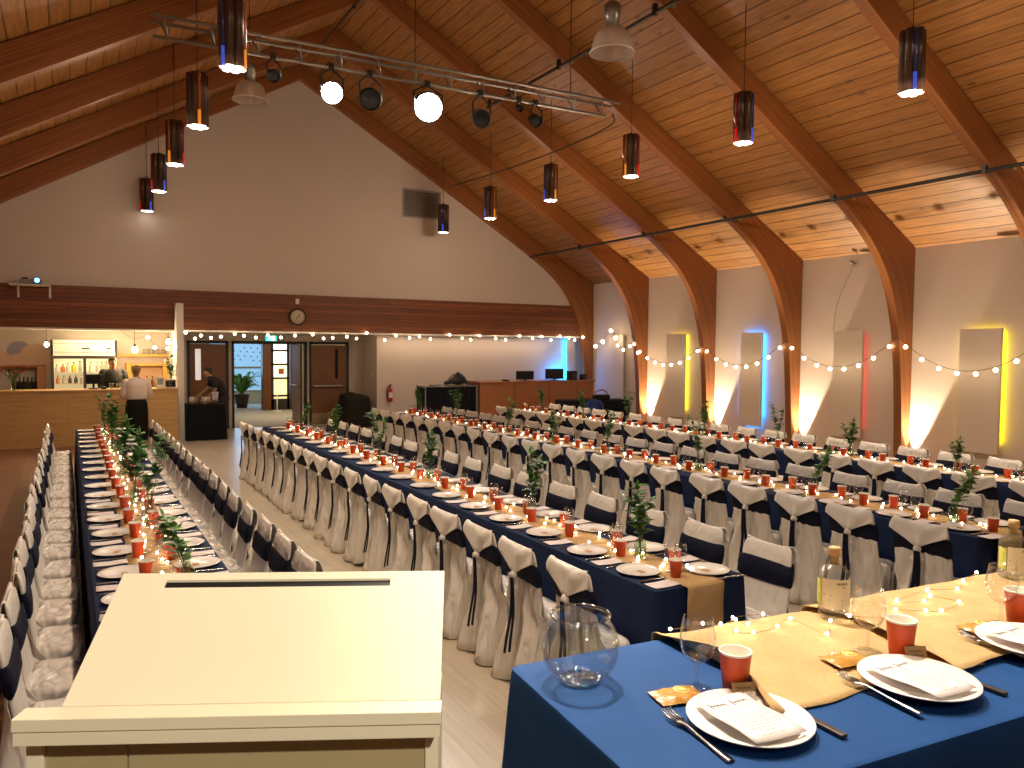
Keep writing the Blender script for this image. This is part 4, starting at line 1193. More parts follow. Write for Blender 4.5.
def stage_light(x, z, r, ln, tgt, lab, lit=None, mat=m_black):
    zt = 5.73 + (x - xa) * .0122 - .20
    t = thing('stage_light', lab, 'stage light', (x, TY + .05, z), 0, 'stage lights on the truss')
    d = (Vector(tgt) - Vector((x, TY + .05, z))).normalized()
    q = Vector((0, 0, 1)).rotation_difference(d).to_matrix().to_4x4()
    def L_(mb, nm, mt, sm=True):
        mb.move(0, q); return mb.build(nm, mt, t, sm)
    L_(MB().lathe([(r * .5, -ln), (r * .7, -ln * .95), (r * .75, -ln * .45), (r, -ln * .3), (r, 0), (r * .93, .0), (r * .9, -.03)], 24, caps=False), 'can', mat)
    L_(MB().lathe([(.0001, -ln), (r * .5, -ln)], 24, caps=False), 'can_back', mat)
    if lit: L_(MB().lathe([(.0001, -.012), (r * .90, -.012)], 24, caps=False), 'lens', lit)
    else: L_(MB().lathe([(.0001, -.02), (r * .5, -.022), (r * .90, -.03)], 24, caps=False), 'lens', M('dark_lens', (.03, .035, .04), .1))
    for s in (-1, 1):
        MB().tube([(s * r * 1.02, 0, 0), (s * r * 1.05, .02, (zt - z) * .6), (0, .06, zt - z - .01)], .011, 6).build('yoke', m_dmetal, t, True)
    MB().bbox(-.035, .035, .02, .1, zt - z - .03, zt - z + .05, .008).build('clamp', m_dmetal, t)
m_flood = M('spot_lens', (1, 1, 1), .3, emit=((1, .96, .88), 260))
stage_light(2.95, 5.22, .14, .30, (.4, 1.2, 1.3), 'lit stage light nearest the bar end of the truss', m_flood)
stage_light(4.27, 5.25, .20, .36, (1.4, 1.0, 1.3), 'brightest stage light, in the middle of the truss', m_flood)
stage_light(3.46, 5.22, .14, .28, (2.6, 1.5, 1.0), 'unlit black stage light between the two lit ones')
stage_light(2.23, 5.30, .075, .2, (2.3, 3, 2), 'small unlit stage light beside the dome lamp')
stage_light(5.08, 5.22, .13, .28, (3.3, 1.5, 1.6), 'unlit grey stage light just right of the brightest one', None, M('grey_can', (.14, .15, .14), .5, .3))
stage_light(5.98, 5.32, .085, .2, (5.5, 3, 1.5), 'small unlit stage light under the right part of the truss')
stage_light(5.70, 5.46, .045, .10, (5.5, 3, 1.5), 'tiny unlit stage light high under the right part of the truss')

# ------------------------------------------------------------------ end wall fittings
t = thing('wall_clock', 'round wall clock with cream dial on the dark board band', 'clock', (4.70, YB - .04, 2.715))
def lathe_y(mb, prof, n=32):
    b = len(mb.v); mb.lathe(prof, n, caps=False); return mb.move(b, Matrix.Rotation(PI / 2, 4, 'X'))
lathe_y(MB(), [(.15, 0), (.205, .0), (.21, .02), (.20, .045), (.165, .05), (.16, .03)]).build('rim', M('bronze_rim', (.06, .035, .02), .35, .5), t, True)
lathe_y(MB(), [(.0001, .025), (.165, .025)]).build('dial', M('cream_dial', (.62, .53, .40), .5), t)
mb = MB()
for k in range(12):
    a = PI / 6 * k; rr = .135
    mb.box(rr * math.cos(a) - .008, rr * math.cos(a) + .008, -.029, -.026, rr * math.sin(a) - .008, rr * math.sin(a) + .008)
mb.build('hour_marks', m_ink, t)
MB().add([(-.008, -.031, -.02), (.008, -.031, -.02), (.055, -.031, .07), (.045, -.031, .075)], [(0, 1, 2, 3)]).build('hour_hand', m_ink, t)
MB().add([(-.006, -.033, .02), (.006, -.033, .02), (-.05, -.033, -.11), (-.06, -.033, -.105)], [(0, 1, 2, 3)]).build('minute_hand', m_ink, t)
tag(MB().bbox(4.65, 4.73, YB - .09, YB - .04, 3.02, 3.14, .01).build('wall_sensor', m_white), 'small white sensor box above the clock', 'sensor')
t = thing('air_grille', 'pale grey louvred air grille high on the gable wall', 'grille', (7.855, YB, 5.65))
MB().box(-.52, .52, -.03, 0, -.36, -.32).box(-.52, .52, -.03, 0, .32, .36).box(-.52, -.48, -.03, 0, -.32, .32).box(.48, .52, -.03, 0, -.32, .32).build('frame', M('grille_grey', (.33, .31, .28), .6), t)
mb = MB()
for k in range(16):
    z = -.31 + .04 * k
    mb.add([(-.48, -.025, z), (.48, -.025, z), (.48, -.003, z + .03), (-.48, -.003, z + .03), (-.48, -.025, z + .006), (.48, -.025, z + .006), (.48, -.003, z + .036), (-.48, -.003, z + .036)], [(0, 1, 2, 3), (7, 6, 5, 4), (0, 4, 5, 1), (2, 6, 7, 3)])
mb.build('louvres', M('grille_slats', (.30, .28, .25), .6), t)
MB().box(-.48, .48, -.002, 0, -.32, .32).build('backing', m_black, t)
# projector on its shelf
t = thing('projector_shelf', 'pale shelf on brackets carrying the projector over the bar', 'shelf', (-.6, YB - .04, 3.20))
MB().bbox(-.36, .34, -.36, 0, -.015, .012, .004).build('shelf_board', m_white, t)
for x in (-.22, .32):
    MB().bbox(x - .02, x + .02, -.02, 0, -.24, -.015, .004).build('bracket', m_white, t)
t = thing('projector', 'grey projector with glowing blue lens on the shelf', 'projector', (-.60, YB - .24, 3.213))
MB().bbox(-.19, .19, -.12, .12, .01, .10, .015).build('case', M('projector_case', (.32, .28, .24), .5), t)
lathe_y(MB(), [(.055, .0), (.06, .03), (.055, .05), (.045, .045)]).build('lens_ring', m_black, t, True, loc=(.11, -.12, .075))
lathe_y(MB(), [(.0001, .035), (.046, .03)]).build('lens', M('blue_lens', (.1, .3, .9), .2, emit=((.12, .45, 1), 5)), t, True, loc=(.11, -.12, .075))
MB().bbox(-.15, -.05, -.08, .02, .10, .13, .01).build('cable_box', m_black, t)
# exit sign
t = thing('exit_sign', 'green running figure exit sign over the open doorway', 'exit sign', (4.43, YD - .01, 2.225))
MB().bbox(-.15, .15, -.06, 0, -.075, .075, .006).build('box', M('sign_box', (.75, .75, .72), .5), t)
MB().box(-.14, .14, -.063, -.061, -.066, .066).build('face', M('green_face', (.02, .5, .38), .4, emit=((.02, .62, .50), 1.2)), t)
mb = MB()
mb.box(.0, .09, -.066, -.064, -.055, .055)                                # the lit doorway of the pictogram
mb.ball((-.03, -.066, .038), .011, 10, 6, (1, .15, 1))
mb.tube([(-.032, -.066, .022), (-.042, -.066, -.008)], .009, 6)
mb.tube([(-.042, -.066, -.008), (-.02, -.066, -.025), (-.03, -.066, -.052)], .006, 6)
mb.tube([(-.042, -.066, -.008), (-.06, -.066, -.03), (-.085, -.066, -.035)], .006, 6)
mb.tube([(-.034, -.066, .018), (-.06, -.066, .012), (-.075, -.066, -.004)], .005, 6)
mb.tube([(-.034, -.066, .018), (-.01, -.066, .006), (.005, -.066, .016)], .005, 6)
mb.build('pictogram', M('white_pictogram', (.9, .95, .9), .4, emit=((.9, 1, .95), 1.6)), t)
# fire extinguisher
t = thing('fire_extinguisher', 'red fire extinguisher mounted on the white booth wall', 'fire extinguisher', (7.12, 18.72, .64))
m_red = M('extinguisher_red', (.42, .02, .03), .3)
MB().lathe([(.0001, 0), (.06, .0), (.068, .02), (.068, .28), (.055, .33), (.022, .36), (.02, .38)], 20, (0, -.075, 0)).build('cylinder', m_red, t, True)
MB().bbox(-.022, .022, -.10, -.05, .38, .43, .006).build('valve', m_black, t)
MB().tube([(0, -.08, .42), (.05, -.1, .45)], .008, 6).build('handle', m_black, t, True)
MB().tube(smooth_curve([(-.02, -.09, .4), (-.085, -.1, .36), (-.09, -.1, .2), (-.075, -.11, .1)], 4), .010, 6).build('hose', m_black, t, True)
MB().grid([[(.0695 * math.cos(a), -.075 + .0695 * math.sin(a), z) for z in (.1, .24)] for a in [(-2.4 + .16 * k) for k in range(11)]]).build('label', M('pale_label', (.75, .7, .62), .6), t, True)
tag(MB().bbox(6.79, 6.815, 18.98, 19.06, 1.28, 1.40, .006).build('wall_switch', m_white), 'small pale wall switch on the return wall', 'switch')
# black covered trolley by the doors
t = thing('covered_trolley', 'black cloth covered trolley beside the right hand door', 'covered trolley', (6.29, 18.95, 0))
mb = MB(); rows = []
for z, k in ((0, 1.04), (.2, 1.03), (.45, 1.0), (.66, .99), (.76, .95), (.82, .82), (.85, .55), (.855, .2)):
    rows.append([(.38 * k * math.copysign(abs(math.cos(a)) ** .5, math.cos(a)) + .014 * math.sin(9 * a) * (1 - z), .28 * k * math.copysign(abs(math.sin(a)) ** .5, math.sin(a)), z + (.05 * math.cos(a) * -.6 if z > .6 else 0)) for a in [2 * PI * i / 40 for i in range(40)]])
mb.grid(rows, True); mb.f.append(tuple(len(mb.v) - 40 + i for i in range(40)))
mb.build('cover', M('black_cover', (.010, .007, .005), .7, bump=(7, .4), spec=.3), t, True)
# sound booth
t = thing('sound_booth', 'long brown veneered counter of the sound booth against the end wall', 'counter', (10.5, 16.9, 0))
MB().box(-1.70, 1.72, 0, .04, 0, 1.15).build('front_panel', m_booth, t)
MB().box(-1.70, -1.66, .04, .8, 0, 1.15).box(1.68, 1.72, .04, .8, 0, 1.15).build('end_panel', m_booth, t)
MB().bbox(-1.74, 1.76, -.03, .82, 1.15, 1.19, .006).build('countertop', m_booth, t)
for x in (-.72, .32, 1.2):
    MB().box(x - .006, x + .006, -.004, 0, .02, 1.14).build('panel_joint', m_frame, t)
def monitor(x, y, w, h, lab):
    t = thing('monitor', lab, 'monitor', (x, y, 1.19), 0, 'monitors on the sound booth')
    MB().bbox(-w / 2, w / 2, -.015, .02, .03, .03 + h, .006).build('screen_case', m_black, t)
    MB().bbox(-.1, .1, -.06, .1, 0, .012, .004).build('stand_foot', m_black, t)
    MB().box(-.02, .02, .0, .03, .01, .1).build('stand_neck', m_black, t)
monitor(10.26, 17.2, .52, .22, 'black monitor on the booth counter, left one')
monitor(11.2, 17.25, .56, .27, 'black monitor on the booth counter, larger one nearest the blue light')
t = thing('loudspeaker', 'small black loudspeaker on the booth counter beside the larger monitor', 'loudspeaker', (11.72, 17.2, 1.19))
MB().bbox(-.11, .11, -.1, .1, 0, .24, .01).build('cabinet', m_black, t)
lathe_y(MB(), [(.0001, .0), (.05, .004), (.08, .0), (.085, -.004)]).build('cone', m_dmetal, t, True, loc=(0, -.10, .1))
t = thing('loudspeaker', 'tiny black loudspeaker at the arch end of the booth counter', 'loudspeaker', (12.05, 17.15, 1.19))
MB().bbox(-.08, .08, -.07, .07, 0, .15, .02).build('cabinet', m_black, t)
lathe_y(MB(), [(.0001, .0), (.03, .004), (.05, .0)]).build('cone', m_dmetal, t, True, loc=(0, -.07, .07))
tag(MB().bbox(9.52, 9.68, 17.0, 17.12, 1.19, 1.235, .01).build('equipment_box', m_black), 'flat black equipment box on the booth counter', 'box')
mb = MB()
for c, r, s in (((8.62, 17.2, 1.25), .17, (1.2, .8, .75)), ((8.45, 17.2, 1.19), .13, (1.3, .8, .7)), ((8.74, 17.15, 1.22), .13, (.9, .8, .9))): mb.ball(c, r, 14, 9, s)
t = thing('soft_bag', 'slumped black bag at the left end of the booth', 'bag', (8.37, 17.4, 1.125))
tag(MB().bbox(7.75, 8.70, 17.06, 17.65, 0, 1.10, .02).build('added_case', m_black), 'added black equipment case hidden behind the drapes beside the booth', 'case')  # unseen case, added to hold up the bag
mbx = MB(); rows = []
for z, k in ((0, 1), (.06, 1.06), (.12, .9), (.17, .6), (.2, .25)):
    rows.append([(.30 * k * math.cos(a) - .1 * z, .16 * k * math.sin(a), z * (1 + .5 * math.cos(a)) + .012 * math.sin(5 * a)) for a in [2 * PI * i / 24 for i in range(24)]])
mbx.grid(rows, True); mbx.f.append(tuple(len(mbx.v) - 24 + i for i in range(24))); mbx.build('bag_body', m_black, t, True)
MB().tube(smooth_curve([(-.2, -.02, .1), (-.1, -.03, .22), (.08, -.03, .24), (.18, -.02, .14)], 4), .012, 6).build('strap', m_black, t, True)
t = thing('draped_barrier', 'dark pipe framed barrier with black drapes left of the booth', 'barrier', (7.95, 16.95, 0))
dr = MB()
dr.grid([[(-.57 + 1.33 * i / 60, .012 * math.sin(i * 1.1), z) for z in (.03, 1.08)] for i in range(61)])
dr.build('drape', m_blackcloth, t, True)
dl = MB().grid([[(-.57 + .14 * i / 16, .9 * i / 16, z) for z in (.03, 1.06)] for i in range(17)]); dl.build('drape', m_blackcloth, t, True)
MB().tube([(-.59, 0, 1.09), (.78, 0, 1.09)], .014, 8).build('top_rail', m_metal, t, True)
MB().tube([(-.585, 0, 1.09), (-.44, .9, 1.07)], .012, 8).build('top_rail', m_dmetal, t, True)
for x in (-.59, .78): MB().tube([(x, -.01, 0), (x, -.01, 1.12)], .016, 8).build('pole', m_metal, t, True)
# black table behind the last chairs
t = thing('draped_table', 'black draped side table between the booth and the first lit arch', 'table', (11.0, 15.25, 0), math.radians(-12))
cloth_mesh(-.85, .85, -.3, .3, .80, .02, .014, .02, 31).build('tablecloth', m_blackcloth, t, 'auto')
t = thing('handbag', 'dark handbag with curved red brown handle on the black side table', 'bag', (11.15, 15.1, .80), math.radians(-15))
MB().bbox(-.2, .2, -.09, .09, 0, .13, .03).build('bag_body', m_black, t)
MB().tube(smooth_curve([(-.16, 0, .11), (-.12, 0, .2), (0, 0, .235), (.12, 0, .2), (.16, 0, .11)], 4), .014, 8).build('handle', M('red_brown_leather', (.25, .04, .03), .5), t, True)
# blue jacket hung on a chair back
t = thing('jacket', 'deep blue jacket hanging at the front of the black side table', 'jacket', (10.72, 14.82, 0), math.radians(-12))
mb = MB(); rows = []
for z, w in ((.30, .19), (.45, .19), (.6, .18), (.75, .165), (.82, .12), (.835, .06)):
    rows.append([(w * math.copysign(abs(math.cos(a)) ** .6, math.cos(a)) + .012 * math.sin(6 * a + z * 9), .05 * math.sin(a), z) for a in [2 * PI * i / 24 for i in range(24)]])
mb.grid(rows, True); mb.f.append(tuple(len(mb.v) - 24 + i for i in range(24)))
mb.build('jacket_body', M('blue_jacket', (.012, .035, .16), .8, bump=(9, .5)), t, True)
for s in (-1, 1): MB().tube(smooth_curve([(s * .13, -.03, .78), (s * .20, -.04, .66), (s * .20, -.04, .48), (s * .17, -.05, .36)], 4), [.05] * 13, 8).build('sleeve', M('blue_sleeve', (.012, .035, .16), .8), t, True)
# tall blue light panel at the end wall
t = thing('wall_panel', 'tall narrow white panel edged with blue light behind the booth', 'wall panel', (12.5, 18.72, 0))
MB().bbox(-.02, .26, -.15, -.1, .9, 2.3, .006).build('panel', m_pan, t)
MB().box(.0, .2, -.1, 0, 1.2, 1.25).build('standoff', m_white, t)
MB().box(-.055, -.035, -.10, -.08, 1.0, 2.30).box(-.05, -.01, -.095, -.085, 1.0, 2.28).build('light_strip', M('cyan_strip', (.5, .8, 1), .4, emit=((.0, .40, 1.), 9)), t)
# little flood lamp high on the side wall
t = thing('wall_flood_lamp', 'tiny lamp high on the side wall near an arch', 'lamp', (XR, 9.70, 3.70))
MB().tube([(0, 0, 0), (-.1, 0, .02)], .012, 6).build('arm', m_dmetal, t, True)
MB().ball((-.13, 0, .02), .045, 12, 8, (1, 1.1, .8)).build('lamp_head', m_metal, t, True)
MB().tube(smooth_curve([(-.02, .0, -.02), (-.015, .35, -.7), (-.015, .45, -1.3)], 6), .0025, 5).build('cable', m_cord, t, True)

# ------------------------------------------------------------------ uplights at the arch feet
for i in range(1, 6):  # the last uplight is out of view, assumed and added for its light
    y = YA[i]
    t = thing('uplight', 'small black uplight at the foot of the arch %s' % arch_lab[i], 'uplight', (XR - .10, y - .09, 0), 0, 'uplights along the side wall')
    MB().lathe([(.07, 0), (.075, .005), (.075, .012), (.02, .02)], 20).build('base', m_black, t, True)
    MB().lathe([(.045, .02), (.062, .03), (.065, .12), (.060, .12), (.055, .06)], 20, caps=False).build('can', m_black, t, True)
    MB().lathe([(.0001, .06), (.055, .06)], 20, caps=False).build('lens', M('uplight_lens', (1, .9, .7), .3, emit=((1, .80, .5), 30)), t, True)
    LIGHTS.append(('up', XR - .10, y - .09))

# ------------------------------------------------------------------ string lights
def swag(name, pts_b, lab, r, mat, cordr=.006, spur=.05, hang=None, sub=3):
    t = thing(name, lab, 'string lights')
    MB().tube(smooth_curve(pts_b, sub), cordr, 5).build('cord', m_cord, t, True)
    return t
m_gbulb = M('globe_bulb', (1, .85, .6), .4, emit=((1, .76, .46), 14))
pts = []
def bay(yA, yB, zA, zB, sag, n):
    out = []
    for k in range(n):
        u = (k + .5) / n if True else k / n
        out.append((yA + (yB - yA) * u, zA + (zB - zA) * u - sag * 4 * u * (1 - u)))
    return out
segs = [(15.75, 13.35, 2.06, 2.10, .44, 8), (13.35, 10.95, 2.10, 2.20, .50, 8), (10.95, 8.50, 2.20, 2.24, .55, 8), (8.50, 6.05, 2.24, 2.24, .58, 8), (6.05, 3.6, 2.24, 2.24, .55, 8)]
t = thing('wall_string_lights', 'sagging string of warm bulbs along the lit side wall arches', 'string lights', (12.72, 0, 0))
cordp = []; bul = []
for s_ in segs:
    cordp.append((0, s_[0], s_[2] + .03))
    for (y, z) in bay(*s_):
        cordp.append((0, y, z + .05)); bul.append((0, y, z))
cordp.append((0, segs[-1][1], segs[-1][3] + .03))
MB().tube(smooth_curve(cordp, 2), .005, 5).build('cord', m_cord, t, True)
for b_ in bul: bulb_obj(m_gbulb, .035, b_, t)
t = thing('end_wall_string_lights', 'string of warm bulbs running under the stained board band', 'string lights', (0, 18.22, 0))
bx = [2.25, 2.44, 2.56, 2.77, 2.98, 3.27, 3.47, 3.73, 4.0, 4.29, 4.62, 5.03, 5.29, 5.51, 5.86, 6.10, 6.36, 6.82, 7.12, 7.48, 7.75, 8.05, 8.59, 8.95, 9.2, 9.46, 9.95, 10.25, 10.69, 11.1, 11.4, 11.7, 12.0, 12.3, 12.5]
bzs = [2.31, 2.18, 2.25, 2.20, 2.23, 2.30, 2.26, 2.22, 2.28, 2.23, 2.28, 2.31, 2.22, 2.24, 2.27, 2.23, 2.37, 2.20, 2.31, 2.26, 2.30, 2.24, 2.36, 2.27, 2.24, 2.35, 2.28, 2.25, 2.36, 2.30, 2.35, 2.26, 2.37, 2.33, 2.27]
MB().tube(smooth_curve([(x, 0, 2.30 + .02 * math.sin(i * 2.3)) for i, x in enumerate(bx)], 2), .004, 5).build('cord', m_cord, t, True)
for x, z in zip(bx, bzs): bulb_obj(m_gbulb, .032, (x, 0, z), t)
t = thing('corner_string_lights', 'bunched string of warm bulbs between the two farthest arches', 'string lights', (0, 0, 0))
cp = [(12.70, 18.1, 2.35), (12.78, 17.6, 2.10), (12.8, 17.3, 2.22), (12.82, 16.95, 2.52), (12.82, 16.75, 2.32), (12.82, 16.65, 2.12), (12.82, 16.4, 2.0), (12.80, 16.1, 2.10), (12.74, 15.85, 2.16), (12.74, 15.7, 1.93)]
MB().tube(smooth_curve([(x, y, z + .05) for x, y, z in cp], 3), .005, 5).build('cord', m_cord, t, True)
for i, p in enumerate(cp): bulb_obj(m_gbulb, .05 if i in (1, 2, 3, 4) else .036, p, t)

# ------------------------------------------------------------------ bar
BY = 17.7
t = thing('bar_counter', 'long plywood fronted bar counter below the stained band', 'bar counter', (0, BY, 0))
MB().box(XL + .3, 2.02, 0, .03, .0, 1.09).build('front_panel', m_ply, t)
MB().bbox(XL + .3, 2.025, -.02, .60, 1.09, 1.125, .004).build('countertop', m_ply, t)
MB().box(XL + .3, 2.0, .5, .53, 0, 1.09).build('rear_panel', m_ply, t)
# display fridge
t = thing('display_fridge', 'tall white display fridge with a lit glass front behind the bar', 'fridge', (.335, 19.6, 0))
FW = .64
MB().box(-FW, FW, .62, .66, .0, 2.13).box(-FW, -FW + .04, 0, .62, 0, 2.13).box(FW - .04, FW, 0, .62, 0, 2.13).box(-FW + .04, FW - .04, 0, .62, 0, .12).box(-FW, FW, 0, .66, 1.78, 2.13).build('body', m_white, t)
MB().box(-FW + .04, FW - .04, .60, .615, .12, 1.77).build('lit_liner', M('fridge_liner', (.9, .85, .6), .6, emit=((1, .82, .46), .30)), t)
mb = MB()
mb.box(-FW, FW, -.03, 0, 1.72, 1.785).box(-FW, -FW + .05, -.03, 0, .1, 1.72).box(FW - .05, FW, -.03, 0, .1, 1.72).box(-.03, .03, -.03, 0, .1, 1.72).box(-FW, FW, -.03, 0, .06, .12)
mb.build('door_frame', m_frame, t)
for x0, x1 in ((-FW + .05, -.03), (.03, FW - .05)): MB().box(x0, x1, -.018, -.012, .12, 1.72).build('door_glass', m_glass, t)
for z in (.55, .88, 1.17, 1.42): MB().bbox(-FW + .045, FW - .045, .02, .58, z - .012, z, .003).build('shelf', m_white, t)
MB().box(-.06, .10, -.008, -.002, 1.93, 1.96).build('badge', m_dmetal, t)
MB().box(.44, .52, -.008, -.002, 1.93, 1.96).build('badge', m_dmetal, t)
MB().box(-FW, FW, -.006, -.001, 1.86, 1.868).box(-FW, FW, -.006, -.001, 2.05, 2.058).build('header_line', m_metal, t)
light('AREA', 'fridge_lamp', (.335, 19.72, 1.74), 2.5, (1, .88, .6), size=.9)
def bottle(x, y, z, h, r, mat, lab, grp, name='bottle', cat='bottle', capm=None):
    t = thing(name, lab, cat, (x, y, z), 0, grp)
    MB().lathe([(.0001, 0), (r * .95, 0), (r, .01), (r, h * .58), (r * .85, h * .66), (r * .38, h * .76), (r * .34, h * .94), (r * .40, h * .95), (r * .40, h * .99), (.0001, h)], 14, caps=False).build('bottle_body', mat, t, True)
    MB().lathe([(r * .42, h * .93), (r * .44, h * .94), (r * .44, h * 1.01), (.0001, h * 1.015)], 12, caps=False).build('cap', capm or m_dmetal, t, True)
    return t
m_yel = M('yellow_jug', (.85, .62, .01), .35); m_org = M('orange_label', (.7, .2, .03), .4); m_wh2 = M('milky_plastic', (.75, .7, .6), .4)
m_grn = M('dark_green_glass', (.03, .06, .02), .15); m_brn = M('brown_glass', (.12, .05, .015), .15); m_clr = M('pale_bottle', (.6, .55, .42), .2)
sh = ['top', 'second', 'third']
fx = .335
for i, (x, h, r, m) in enumerate(((-.53, .16, .045, m_wh2), (-.42, .17, .045, m_org), (-.32, .2, .045, m_wh2), (-.21, .22, .05, m_yel), (-.09, .24, .045, m_wh2), (.12, .22, .04, m_wh2), (.25, .22, .035, m_clr), (.34, .22, .035, m_clr), (.43, .22, .035, m_clr), (.52, .2, .035, m_brn))):
    bottle(fx + x, 19.72, 1.423, h, r, m, '%s bottle on the top shelf of the lit fridge' % (ORD[i] + ' from the left,'), 'bottles in the display fridge')
for i in range(10):
    x = -.52 + .115 * i
    bottle(fx + x, 19.72, 1.173, .17, .036, random.choice((m_brn, m_grn, m_org, m_clr)), '%s bottle on the second shelf of the lit fridge' % (ORD[i] + ' from the left,'), 'bottles in the display fridge')
# pos terminal, glasses
t = thing('order_terminal', 'black order terminal standing on the bar in front of the fridge', 'terminal', (.46, 18.05, 1.125))
MB().bbox(-.09, .09, -.06, .06, 0, .02, .006).build('terminal_foot', m_black, t); MB().box(-.02, .02, -.01, .01, .02, .12).build('terminal_neck', m_black, t)
MB().bbox(-.14, .14, -.02, .01, .10, .30, .008).build('terminal_screen', m_black, t)
t = thing('order_terminal', 'low black card reader on the bar below the bartender', 'terminal', (.64, 17.95, 1.125))
MB().bbox(-.05, .05, -.08, .08, 0, .05, .012).build('reader_case', m_black, t)
MB().box(-.035, .035, -.082, -.079, .015, .04).build('reader_screen', m_dmetal, t)
for i, x in enumerate((.78, .9, .98)):
    t = thing('drinking_glass', 'small drinking glass on the bar, %s from the card reader' % ORD[i], 'glass', (x, 17.86, 1.125), 0, 'drinking glasses on the bar')
    MB().lathe([(.0001, .004), (.03, .004), (.032, 0), (.038, .12), (.0365, .12), (.03, .008), (.0001, .008)], 18, caps=False).build('glass_wall', m_glassw, t, True)
# flowers in a vase
t = thing('flower_vase', 'glass vase standing on the left part of the bar', 'vase', (-.92, 17.9, 1.125))
MB().lathe([(.0001, .004), (.04, .003), (.045, 0), (.04, .08), (.05, .2), (.065, .27), (.063, .27), (.047, .2), (.036, .08), (.038, .01), (.0001, .008)], 20, caps=False).build('vase_body', m_glassb, t, True)
t = thing('flower_bunch', 'bunch of orange flowers with dark foliage in the bar vase', 'flowers', (-.92, 17.9, 1.14))
st = MB(); lf = MB(); rnd = random.Random(4)
m_fl = M('orange_petals', (.62, .12, .02), .6, noise=(20, .4)); m_fl2 = M('dark_red_petals', (.22, .04, .02), .6)
for k in range(16):
    a = rnd.uniform(0, 6.3); rr = rnd.uniform(.05, .24); top = Vector((rr * math.cos(a), rr * .7 * math.sin(a), rnd.uniform(.32, .47)))
    st.tube([(0, 0, .03), (top.x * .35, top.y * .35, .24), tuple(top)], .004, 5)
    fl = MB()
    for q in range(8):
        b = q * PI / 4; d = Vector((math.cos(b), math.sin(b), .45)) * .05; s_ = Vector((-math.sin(b), math.cos(b), 0)) * .018
        fl.grid([[top - s_ * .3, top + s_ * .3], [top + d * .6 - s_, top + d * .6 + s_], [top + d - s_ * .4, top + d + s_ * .4]])
    fl.ball(tuple(top), .016, 8, 5)
    fl.build('bloom', m_fl if k % 3 else m_fl2, t, False, False)
    for q in range(4):
        p = Vector((top.x * .5, top.y * .5, .26)) + Vector((rnd.gauss(0, .04), rnd.gauss(0, .04), rnd.uniform(-.05, .12))); d = Vector((rnd.gauss(0, 1), rnd.gauss(0, 1), .4)).normalized() * .08; s_ = d.cross(Vector((0, 0, 1))) * .25
        lf.grid([[p, p], [p + d * .5 - s_, p + d * .5 + s_], [p + d, p + d]])
st.build('stems', m_stem, t); lf.build('leaves', m_leaf, t, False, False)
# cloud mural (painted discs on the bar wall)
t = thing('cloud_mural', 'pale painted cloud mural with a grey blue disc on the bar wall', 'mural', (0, 20.35, 0))
def disc(x, z, r, y, mat): lathe_y(MB(), [(.0001, 0), (r, 0), (r, -.004)], 40).build('disc', mat, t, False, loc=(x, y, z))
m_c1 = M('mural_peach', (.66, .46, .36), .8); m_c2 = M('mural_grey_blue', (.33, .32, .44), .8)
disc(-.92, 1.86, .24, -.006, m_c2); disc(-.62, 1.74, .30, -.011, m_c1); disc(-.95, 1.60, .22, -.016, m_c1); disc(-1.28, 1.66, .22, -.008, m_c1); disc(-.42, 1.58, .2, -.013, m_c1)
# box shelf with dark bottles
t = thing('box_shelf', 'wooden box shelf at the left end behind the bar', 'shelf', (-.88, 19.9, 0))
m_boxw = M('shelf_wood', (.34, .15, .07), .6, noise=(3, .2))
MB().bbox(-.45, -.42, 0, .4, .9, 1.57).bbox(.30, .46, 0, .4, .9, 1.57).bbox(-.45, .46, 0, .4, 1.54, 1.57).bbox(-.45, .46, 0, .4, .98, 1.01).build('shelf_frame', m_boxw, t)
for i in range(6):
    bottle(-.98 + .075 * i, 20.0, 1.013, .29, .036, m_black, 'dark wine bottle in the box shelf, %s from the flowers' % ORD[i], 'dark bottles in the box shelf')
# wall shelf with glasses
t = thing('wall_shelf', 'yellow wooden wall shelf with a row of glasses behind the bar', 'shelf', (1.53, 20.35, 1.76))
m_yw = M('yellow_wood', (.58, .33, .06), .5, noise=(3, .15))
MB().bbox(-.55, .55, -.26, 0, 0, .06, .006).build('shelf_board', m_yw, t)
for i in range(5):
    t = thing('drinking_glass', 'drinking glass on the yellow wall shelf, %s from the right' % ORD[i], 'glass', (1.98 - .1 * i, 20.22, 1.82), 0, 'glasses on the wall shelf')
    MB().lathe([(.0001, .004), (.03, .004), (.032, 0), (.038, .12), (.0365, .12), (.03, .008), (.0001, .008)], 16, caps=False).build('glass_wall', m_glassw, t, True)
t = thing('bottle_hutch', 'yellow wood framed open hutch behind the bar', 'hutch', (1.63, 20.2, 0))
MB().bbox(-.44, -.34, -.1, .14, 1.0, 1.62).bbox(.34, .46, -.1, .14, 1.0, 1.64).build('posts', m_yw, t)
MB().bbox(-.34, .34, -.1, .14, 1.54, 1.60).bbox(-.44, .46, -.3, .14, .94, 1.0).build('boards', m_yw, t)
MB().box(-.34, .34, .13, .145, 1.0, 1.54).build('back', M('hutch_back', (.52, .34, .2), .7), t)
for i, (x, h, m) in enumerate(((1.42, .26, m_grn), (1.52, .24, m_clr), (1.62, .30, m_org), (1.74, .3, m_brn), (1.86, .27, m_clr))):
    bottle(x, 20.08, 1.003, h, .036, m, 'spirit bottle in the yellow hutch, %s from the left' % ORD[i], 'bottles in the hutch')
t = thing('menu_stand', 'white stand with a blue tinted menu card on the bar', 'menu stand', (1.70, 17.95, 1.125))
MB().bbox(-.09, .09, -.06, .06, 0, .02, .006).build('stand_foot', m_white, t)
MB().bbox(-.075, .075, -.006, .006, .02, .24, .003).build('menu_plate', m_white, t)
